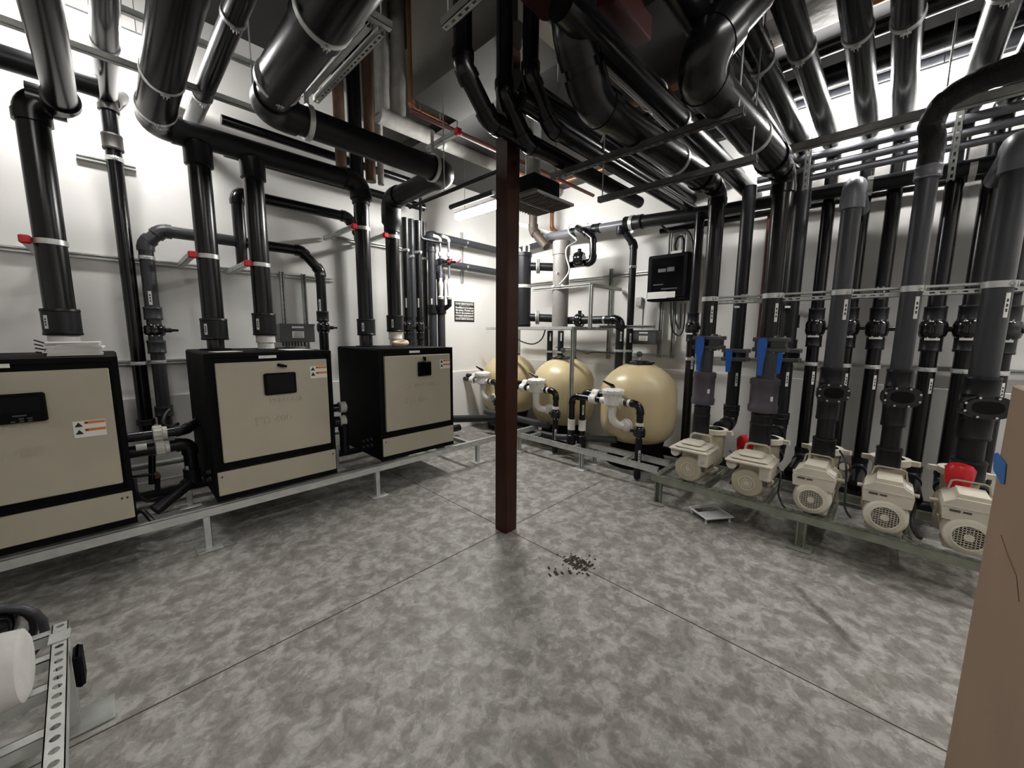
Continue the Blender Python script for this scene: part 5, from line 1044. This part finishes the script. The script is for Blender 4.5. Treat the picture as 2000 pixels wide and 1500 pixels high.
# ================================================================== SMALL PIPES BETWEEN THE LEFT AND MIDDLE HEATERS
xh = HX[0]+.875; yy = 4.0
t = thing('heater_piping', 'dark water piping with white ribbed unions right of the left heater', 'pipe', (xh+.2, yy, .6))
a = at(250, 855, 'y', yy); b = at(350, 835, 'y', yy)
pipe_parts(t, [(xh, yy, a.z), (a.x+.32, yy, a.z), (HX[1]+.0, yy+.12, a.z+.03)], .036, 'pipeblk', 'pvc')
z_ = at(265, 882, 'y', yy).z; xe = at(371, 880, 'y', yy).x; zd = at(375, 985, 'y', yy).z
pipe_parts(t, [(xh, yy, z_), (xe, yy, z_), (xe, yy, .36), (xe-.25, yy-.12, .22)], .045, 'pvc', 'pvc', br=1.1)
for z1, px in ((a.z, 312), (z_, 314)):
    x_ = at(px, 870, 'y', yy).x; m = MB(); m.lathe((x_-.035, yy, z1), X, [(0, .05), (.005, .062), (.055, .062), (.06, .052), (.085, .05)], 0, 22)
    for k in range(12): aa = 2*PI*k/12; m.box((x_-.005, yy+.062*math.cos(aa), z1+.062*math.sin(aa)), (.05, .01, .01), 0, Matrix.Rotation(aa, 3, 'X'))
    m.build('white_union', 'white', t)
sticker(t, (xe, yy, at(372, 920, 'y', yy).z), Z, FACE, .045, .11, .024); coupling(t, (xe, yy, .34), (xe, yy, .46), .058, 'pvc')
m = MB(); o = at(276, 873, 'y', yy-.03); m.cyl(o-X*.03, o+X*.03, .028, 0, 14); m.build('white_plug', 'white', t)
t = thing('drain_fitting', 'small dark drain tubing with elbow below the white unions', 'pipe', (.2, 4.1, .5))
yq = 4.15; pipe_parts(t, [at(258, 930, 'y', yq), at(307, 924, 'y', yq), at(308, 960, 'y', yq)], .018, 'pipeblk', 'rust'); pipe_parts(t, [at(297, 890, 'y', yq), at(297, 945, 'y', yq)], .022, 'pipeblk')
cable(None, [at(262, 935, 'y', 4.05), at(268, 965, 'y', 4.0), at(290, 978, 'y', 3.95), at(320, 972, 'y', 4.0), at(352, 960, 'y', 4.1)], .014, 'cable', 'black hose sagging between the left and middle heaters', 'hose')
cable(None, [at(262, 1005, 'y', 3.8), at(278, 998, 'y', 3.75), at(292, 1012, 'y', 3.7), at(302, 1022, 'y', 3.65)], .016, 'cable', 'black hose end near the rack rail', 'hose')
cable(None, [at(332, 800, 'y', 4.6), at(322, 812, 'y', 4.55), at(320, 828, 'y', 4.5), at(335, 834, 'y', 4.5), at(350, 826, 'y', 4.5)], .014, 'cable', 'coiled black cable at the foot of the grey loop', 'cable')
for yy_, zz_2 in ((4.62, .13), (4.8, .34)):
    t = thing('floor_pipe', 'dark pipe low on the left wall behind the heater rack' if yy_ < 4.7 else 'galvanised pipe along the left wall base behind the heaters', 'pipe', (1, yy_, zz_2)); MB().cyl((-1.6, yy_, zz_2), (3.6, yy_, zz_2), .05 if yy_ < 4.7 else .03, 0, 18).build('pipe_length', 'pvc' if yy_ < 4.7 else 'galvd', t)
# between heater 2 and 3, and right of heater 3
xh = HX[1]+.875; t = thing('heater_piping', 'dark piping with two white collars between middle and right heaters', 'pipe', (xh+.15, 4, .7)); yy = 3.95
for py in (795, 822):
    z_ = at(668, py, 'y', yy).z; MB().cyl((xh, yy, z_), (xh+.22, yy, z_), .04, 0, 18).build('pipe_length', 'pipeblk', t); coupling(t, (at(662, py, 'y', yy).x, yy, z_), (at(674, py, 'y', yy).x, yy, z_), .055, 'white', 'white_union')
pipe_parts(t, [(xh+.2, yy, at(668, 822, 'y', yy).z), (xh+.27, yy, at(668, 822, 'y', yy).z), (xh+.27, yy, .34)], .045, 'pvc')
xh = HX[2]+.875; t = thing('heater_piping', 'two dark stubs with white rings on the right side of the right heater', 'pipe', (xh+.1, 4.1, .8))
for py in (760, 783):
    z_ = at(892, py, 'y', 4.05).z; MB().cyl((xh, 4.05, z_), (xh+.03, 4.05, z_), .055, 0, 20).build('white_ring', 'white', t); MB().lathe((xh+.03, 4.05, z_), X, [(0, .06), (.10, .06), (.13, .045), (.14, .02)], 0, 22).build('end_elbow', 'pvc', t)
t = thing('floor_pipe', 'dark pipe sloping along the floor from the right heater to the filters', 'pipe', (3.3, 4, .4)); MB().cyl((2.7, 4.45, .42), (4.1, 4.0, .3), .05, 0, 20).build('pipe_length', 'pvc', t); MB().cyl((3.98, 4.3, .2), (3.98, 3.0, .2), .04, 0, 18).build('pipe_length', 'pvc', t)
t = thing('floor_pipe', 'grey pipe low in front of the right two sand filters', 'pipe', (4, 2.7, .3)); pipe_parts(t, [(3.86, 2.95, .26), (4.02, 2.2, .34)], .04, 'pvcg'); pipe_parts(t, [(3.95, 4.4, .36), (4.0, 3.2, .34)], .045, 'pvcg'); 
# ================================================================== PAPERS AND SMALL THINGS ON THE HEATERS
zt = 1.4135
def papers(c, w, d, h, n, lab, clips=True, rot=0):
    t = thing('paper_stack', lab, 'papers', (c[0], c[1], zt), 'papers on the heaters'); m = MB()
    for k in range(n): m.box((c[0]+random.uniform(-.012, .012), c[1]+random.uniform(-.01, .01), zt+h*(k+.5)/n), (w, d, h/n*.8), 0, Matrix.Rotation(rot+random.uniform(-.08, .08), 3, 'Z'))
    m.build('sheets', 'paper', t)
    if clips:
        for k in range(4):
            m = MB(); z_ = zt+h*(k+.6)/4.2; xc = c[0]-w/2+.01; m.box((xc+.005*k, c[1]-.07, z_), (.035, .05, .016)); m.tube([(xc-.01, c[1]-.07, z_+.006), (xc-.05, c[1]-.075, z_+.014+.004*k)], .005, 0, 6); m.build('binder_clip', 'ink', t)
    return t
papers((-.17, 3.80), .24, .20, .085, 9, 'stack of clipped papers on the left heater beside its flue')
a = at(10, 690, 'z', 1.45); papers((-.80, 3.75), .36, .25, .012, 3, 'loose sheets lying at the left edge on the left heater', False, .2)
papers((1.12, 3.75), .2, .25, .004, 2, 'flat papers on the right front of the middle heater top', False, .05); papers((.62, 3.7), .18, .12, .003, 1, 'single sheet on the left of the middle heater top', False, .2)
p = at(769, 560, 'y', YF+.08); t = thing('foam_ring', 'tan foam ring lying at the base of the rightmost flue', 'ring', (p.x-.06, 4.1, zt))
MB().tube([V((p.x-.05+.07*math.cos(2*PI*k/20), 4.08+.07*math.sin(2*PI*k/20), zt+.03+.012*math.sin(2*PI*k/20+1))) for k in range(20)], .028, 0, 12, closed=True).build('ring', 'wood', t)
# ================================================================== TRAY ON THE FLOOR
p = at(1387, 998, 'z', .05); t = thing('plastic_tray', 'clear ribbed plastic tray lying on the floor by the pump rack', 'tray', (p.x, p.y, 0))
qs = [at(*q_, 'z', .055) for q_ in ((1346, 991), (1392, 984), (1431, 1008), (1383, 1018))]
o = (qs[0]+qs[1]+qs[2]+qs[3])/4; la = (((qs[3]-qs[0])+(qs[2]-qs[1]))/2); lb = (((qs[1]-qs[0])+(qs[2]-qs[3]))/2); L_ = la.length; d1 = la.normalized(); d2 = V((-d1.y, d1.x, 0)); W_ = abs(lb.dot(d2))
R = Matrix((d2, d1, Z)).transposed(); m = MB()
for sx in (-1, 1): m.box(o+d2*sx*(W_/2-.008), (.016, L_, .012), 0, R, .003)
for sy in (-1, 1): m.box(o+d1*sy*(L_/2-.008), (W_-.034, .016, .012), 0, R, .003)
m.build('rim', 'cablew', t); m = MB(); m.box(o+d1*-L_*.04-Z*.004, (W_-.034, .012, .010), 0, R, .003)
for k in range(10): m.box(o+d1*(L_*.02+k*L_*.043)-Z*.008, (W_-.034, .007, .012), 0, R)
m.build('ribs', 'cablew', t); m = MB(); m.box(o-Z*.020, (W_-.03, L_-.03, .003), 0, R); m.box(o-d1*L_*.28-Z*.012, (W_*.6, L_*.26, .012), 0, R, .004); m.build('pan', 'clear', t)
m = MB()
for sx in (-1, 1):
    for sy in (-1, 1): q = o+d2*sx*(W_/2-.02)+d1*sy*(L_/2-.03); m.cyl(q, V((q.x, q.y, .001)), .009, 0, 8)
m.build('foot', 'cablew', t)
# ================================================================== FLOOR DEBRIS
c = at(1128, 1100, 'z', 0); t = thing('adhesive_patch', 'brown ridged adhesive patch on the floor near the column', 'debris', (c.x, c.y, 0)); m = MB(); d1 = (at(1075, 1072, 'z', 0)-at(1150, 1110, 'z', 0)).normalized(); d2 = V((-d1.y, d1.x, 0))
R = Matrix((d2, -d1, Z)).transposed()
for k in range(19):
    for j in range(2):
        if random.random() < .04: continue
        L_ = random.uniform(.03, .06); m.box(c+d1*((k-9)*.0095+random.uniform(-.002, .002))+d2*((j-.5)*.062+random.uniform(-.012, .012)), (L_, .0056, .006), 0, R)
m.build('ridges', 'dirt', t)
m = MB()
for k in range(46):
    q = c+V((random.gauss(0, .06), random.gauss(0, .055), 0)); m.box(q+Z*.003, (random.uniform(.006, .022), random.uniform(.006, .016), .007), 0, Matrix.Rotation(random.random()*3, 3, 'Z'), .002)
m.build('crumbs', 'dirt', t)['kind'] = 'stuff'
for k, (px, py, s_) in enumerate(((1074, 1124, .03), (1086, 1120, .045), (1098, 1120, .03), (1113, 1118, .04), (1089, 1084, .02), (1148, 1123, .03), (1054, 1091, .01), (1085, 1112, .02), (1072, 1110, .03))):
    q = at(px, py, 'z', 0); o_ = MB().box(q+Z*.004, (s_, s_*.45, .008), 0, Matrix.Rotation(.8+.4*random.random(), 3, 'Z'), .003).build('debris_crumb', 'dirt'); tag(o_, 'small dark crumbs scattered on the floor left of the adhesive patch' , 'debris', 'crumbs beside the adhesive patch')
# ================================================================== CARDBOARD BOX (right foreground)
a = at(1915, 1100, 'x', 1.5); x0b = 1.5; yb = a.y; zt_b = at(1970, 750, 'x', 1.5).z
t = thing('cardboard_box', 'tall brown cardboard box at the right edge in the foreground', 'box', (x0b+.0, yb-.3, 0))
m = MB(); m.bb((x0b-.62, yb-.62, 0), (x0b, yb, zt_b-.001), 0, .004); m.build('carton', 'card', t)
m = MB(); 
m.box((x0b-.31, yb-.31, zt_b+.003), (.60, .05, .002)); m.build('tape_strip', 'card', t)
m = MB(); tp = [at(*q_, 'y', yb+.001) for q_ in ((1942, 886), (1950, 884), (1966, 906), (1962, 946), (1956, 944), (1941, 918))]; m.add(tp+[v+Y*.0012 for v in tp], [(0, 1, 2, 3, 4, 5), (11, 10, 9, 8, 7, 6)]+[(k, (k+1) % 6, 6+(k+1) % 6, 6+k) for k in range(6)]); m.build('blue_tape', 'bluetape', t)
m = MB(); pp = [at(*q_, 'y', yb+.0015) for q_ in ((1955, 1045), (1968, 1085), (1985, 1125), (1990, 1175))]
m.tube(pp, .0006, 0, 6); m.build('scratch_mark', 'rust', t)
# ================================================================== LEFT FOREGROUND EQUIPMENT
zs_ = .42
a = at(118, 1215, 'z', zs_); xq = -.235
t = thing('strut_stand', 'galvanised strut stand in the left foreground with round holes', 'stand', (xq, 1.6, 0))
def holed(a, b, w, name='rail'):
    a, b = V(a), V(b); L = (b-a).length; d = (b-a).normalized(); s_ = Z.cross(d).normalized(); m = MB(); R = Matrix((d, s_, Z)).transposed(); c = (a+b)/2; n = int(L/.048); st = L/n; rh = .0115; N = 16
    for sg in (-1, 1): m.box(c+s_*sg*(w/2-.0015)-Z*.03, (L, .003, .06), 0, R)
    for k in range(n):
        o = a+d*(st*(k+.5)); sq = []; ci = []
        for i in range(N):
            an = 2*PI*i/N; cx, cy = math.cos(an), math.sin(an); f = 1/max(abs(cx), abs(cy)); sq.append((cx*f*st/2, cy*f*w/2)); ci.append((cx*rh, cy*rh))
        vs = []
        for zz in (0, -.003): vs += [o+d*p[0]+s_*p[1]+Z*zz for p in sq]+[o+d*p[0]+s_*p[1]+Z*zz for p in ci]
        fs = []
        for i in range(N): j = (i+1) % N; fs += [(i, j, N+j, N+i), (2*N+i, 3*N+i, 3*N+j, 2*N+j), (N+i, N+j, 3*N+j, 3*N+i)]
        # corner fill
        m.add(vs, fs)
    return m.build(name, 'galv', t)
p_a = at(118, 1216, 'z', zs_); p_b = at(104, 1500, 'z', zs_); dd = (p_b-p_a).normalized(); holed(p_b+dd*.5, p_a, .043)
strut(t, (p_a.x, p_a.y-.06, .01), (p_a.x, p_a.y-.06, zs_-.06), up=(1, 0, 0), holes=False, name='leg'); MB().box((p_a.x+.03, p_a.y-.06, .006), (.17, .15, .010), 0, None, .003).build('foot_plate', 'galvd', t)
for k, yy in enumerate((p_a.y-.03, p_a.y-.20, p_a.y-.38, p_a.y-.60)): strut(t, (p_a.x-.75, yy, zs_-.03), (p_a.x-.02+.02*k*.5, yy, zs_-.03), up=(0, 0, -1), holes=False, name='cross_rail')
MB().box((p_a.x+.05, p_a.y-.20, zs_-.09), (.025, .09, .13), 0, None, .008).build('bracket', 'cabblk', t)
MB().box((p_a.x+dd.x*.11, p_a.y+dd.y*.11, zs_+.003), (.055, .07, .004)).build('splice_plate', 'galv', t)
t = thing('wrapped_cylinder', 'white foam-wrapped horizontal cylinder in the left foreground', 'cylinder', (-.7, 1.86, zs_))
MB().lathe((-.275, 1.87, .525), (-1, .05, 0), [(0, .03), (.003, .09), (.012, .108), (.05, .114), (.3, .116), (.6, .113), (.9, .115), (.95, .08)], 0, 40).build('wrap', 'whitep', t)
t = thing('hose_pump', 'glossy black pump head with hoop hoses at the left foreground', 'pump', (-.5, 2.35, 0))
m = MB(); m.lathe((-.80, 2.40, .43), X, [(0, .08), (.02, .105), (.25, .11), (.30, .10), (.42, .06), (.44, .03)], 0, 30); m.box((-.62, 2.4, .17), (.2, .16, .34), 0, None, .02); m.build('body', 'fitblk', t)
for k, rr in enumerate((.135, .105)): MB().tube([(-.425+rr*math.cos(PI*(1.15-1.75*i/16)), 2.32+.05*k, .40+rr*math.sin(PI*(1.15-1.75*i/16))) for i in range(17)], .014, 0, 12).build('hose', 'cable' if k else 'pvcg', t)
# red-brown thin riser behind the second pump pipes
a = at(1493, 430, 'x', 5.07); b = at(1481, 655, 'x', 5.07); t = thing('thin_riser', 'thin red-brown vertical pipe on the right wall between first two risers', 'pipe', (5.07, b.y, b.z)); MB().cyl((5.07, b.y, b.z-.25), (5.07, b.y, 2.9), .016, 0, 12).build('pipe_length', 'redd', t)

# black power cables dropping from the pumps to the rack
for i, (pp, lab) in enumerate((
    ([(1512, 905, 3.85), (1525, 925, 3.8), (1520, 960, 3.6), (1528, 985, 3.55), (1540, 998, 3.5)], 'black power cable dropping between the second and third pumps'),
    ([(1640, 880, 3.9), (1652, 905, 3.8), (1652, 950, 3.6), (1650, 990, 3.5), (1662, 1012, 3.48)], 'black power cable dropping between the third and fourth pumps'),
    ([(1782, 955, 3.85), (1785, 990, 3.7), (1780, 1020, 3.55), (1790, 1045, 3.5), (1800, 1052, 3.48)], 'black power cable beside the fourth pump'),
    ([(1425, 880, 3.85), (1440, 900, 3.75), (1432, 930, 3.6), (1426, 945, 3.5)], 'black power cable beside the leftmost pump'))):
    cable(None, [at(a_, b_, 'x', c_) for a_, b_, c_ in pp], .011 if i == 2 else .007, 'cable', lab)
q = at(1648, 911, 'x', 4.05); t = thing('pressure_gauge', 'small round gauge with a dark rim beside the third pump', 'gauge', q)
MB().lathe(q+X*.03, (-1, -.3, 0), [(0, .03), (.004, .04), (.03, .042), (.034, .034)], 0, 24).build('rim', 'rust', t); MB().lathe(q-X*.003-Y*.001, (-1, -.3, 0), [(0, .032), (.003, .032)], 0, 24).build('dial', 'label', t); MB().cyl(q+X*.03, q+X*.12, .012, 0, 10).build('stem', 'galvd', t)
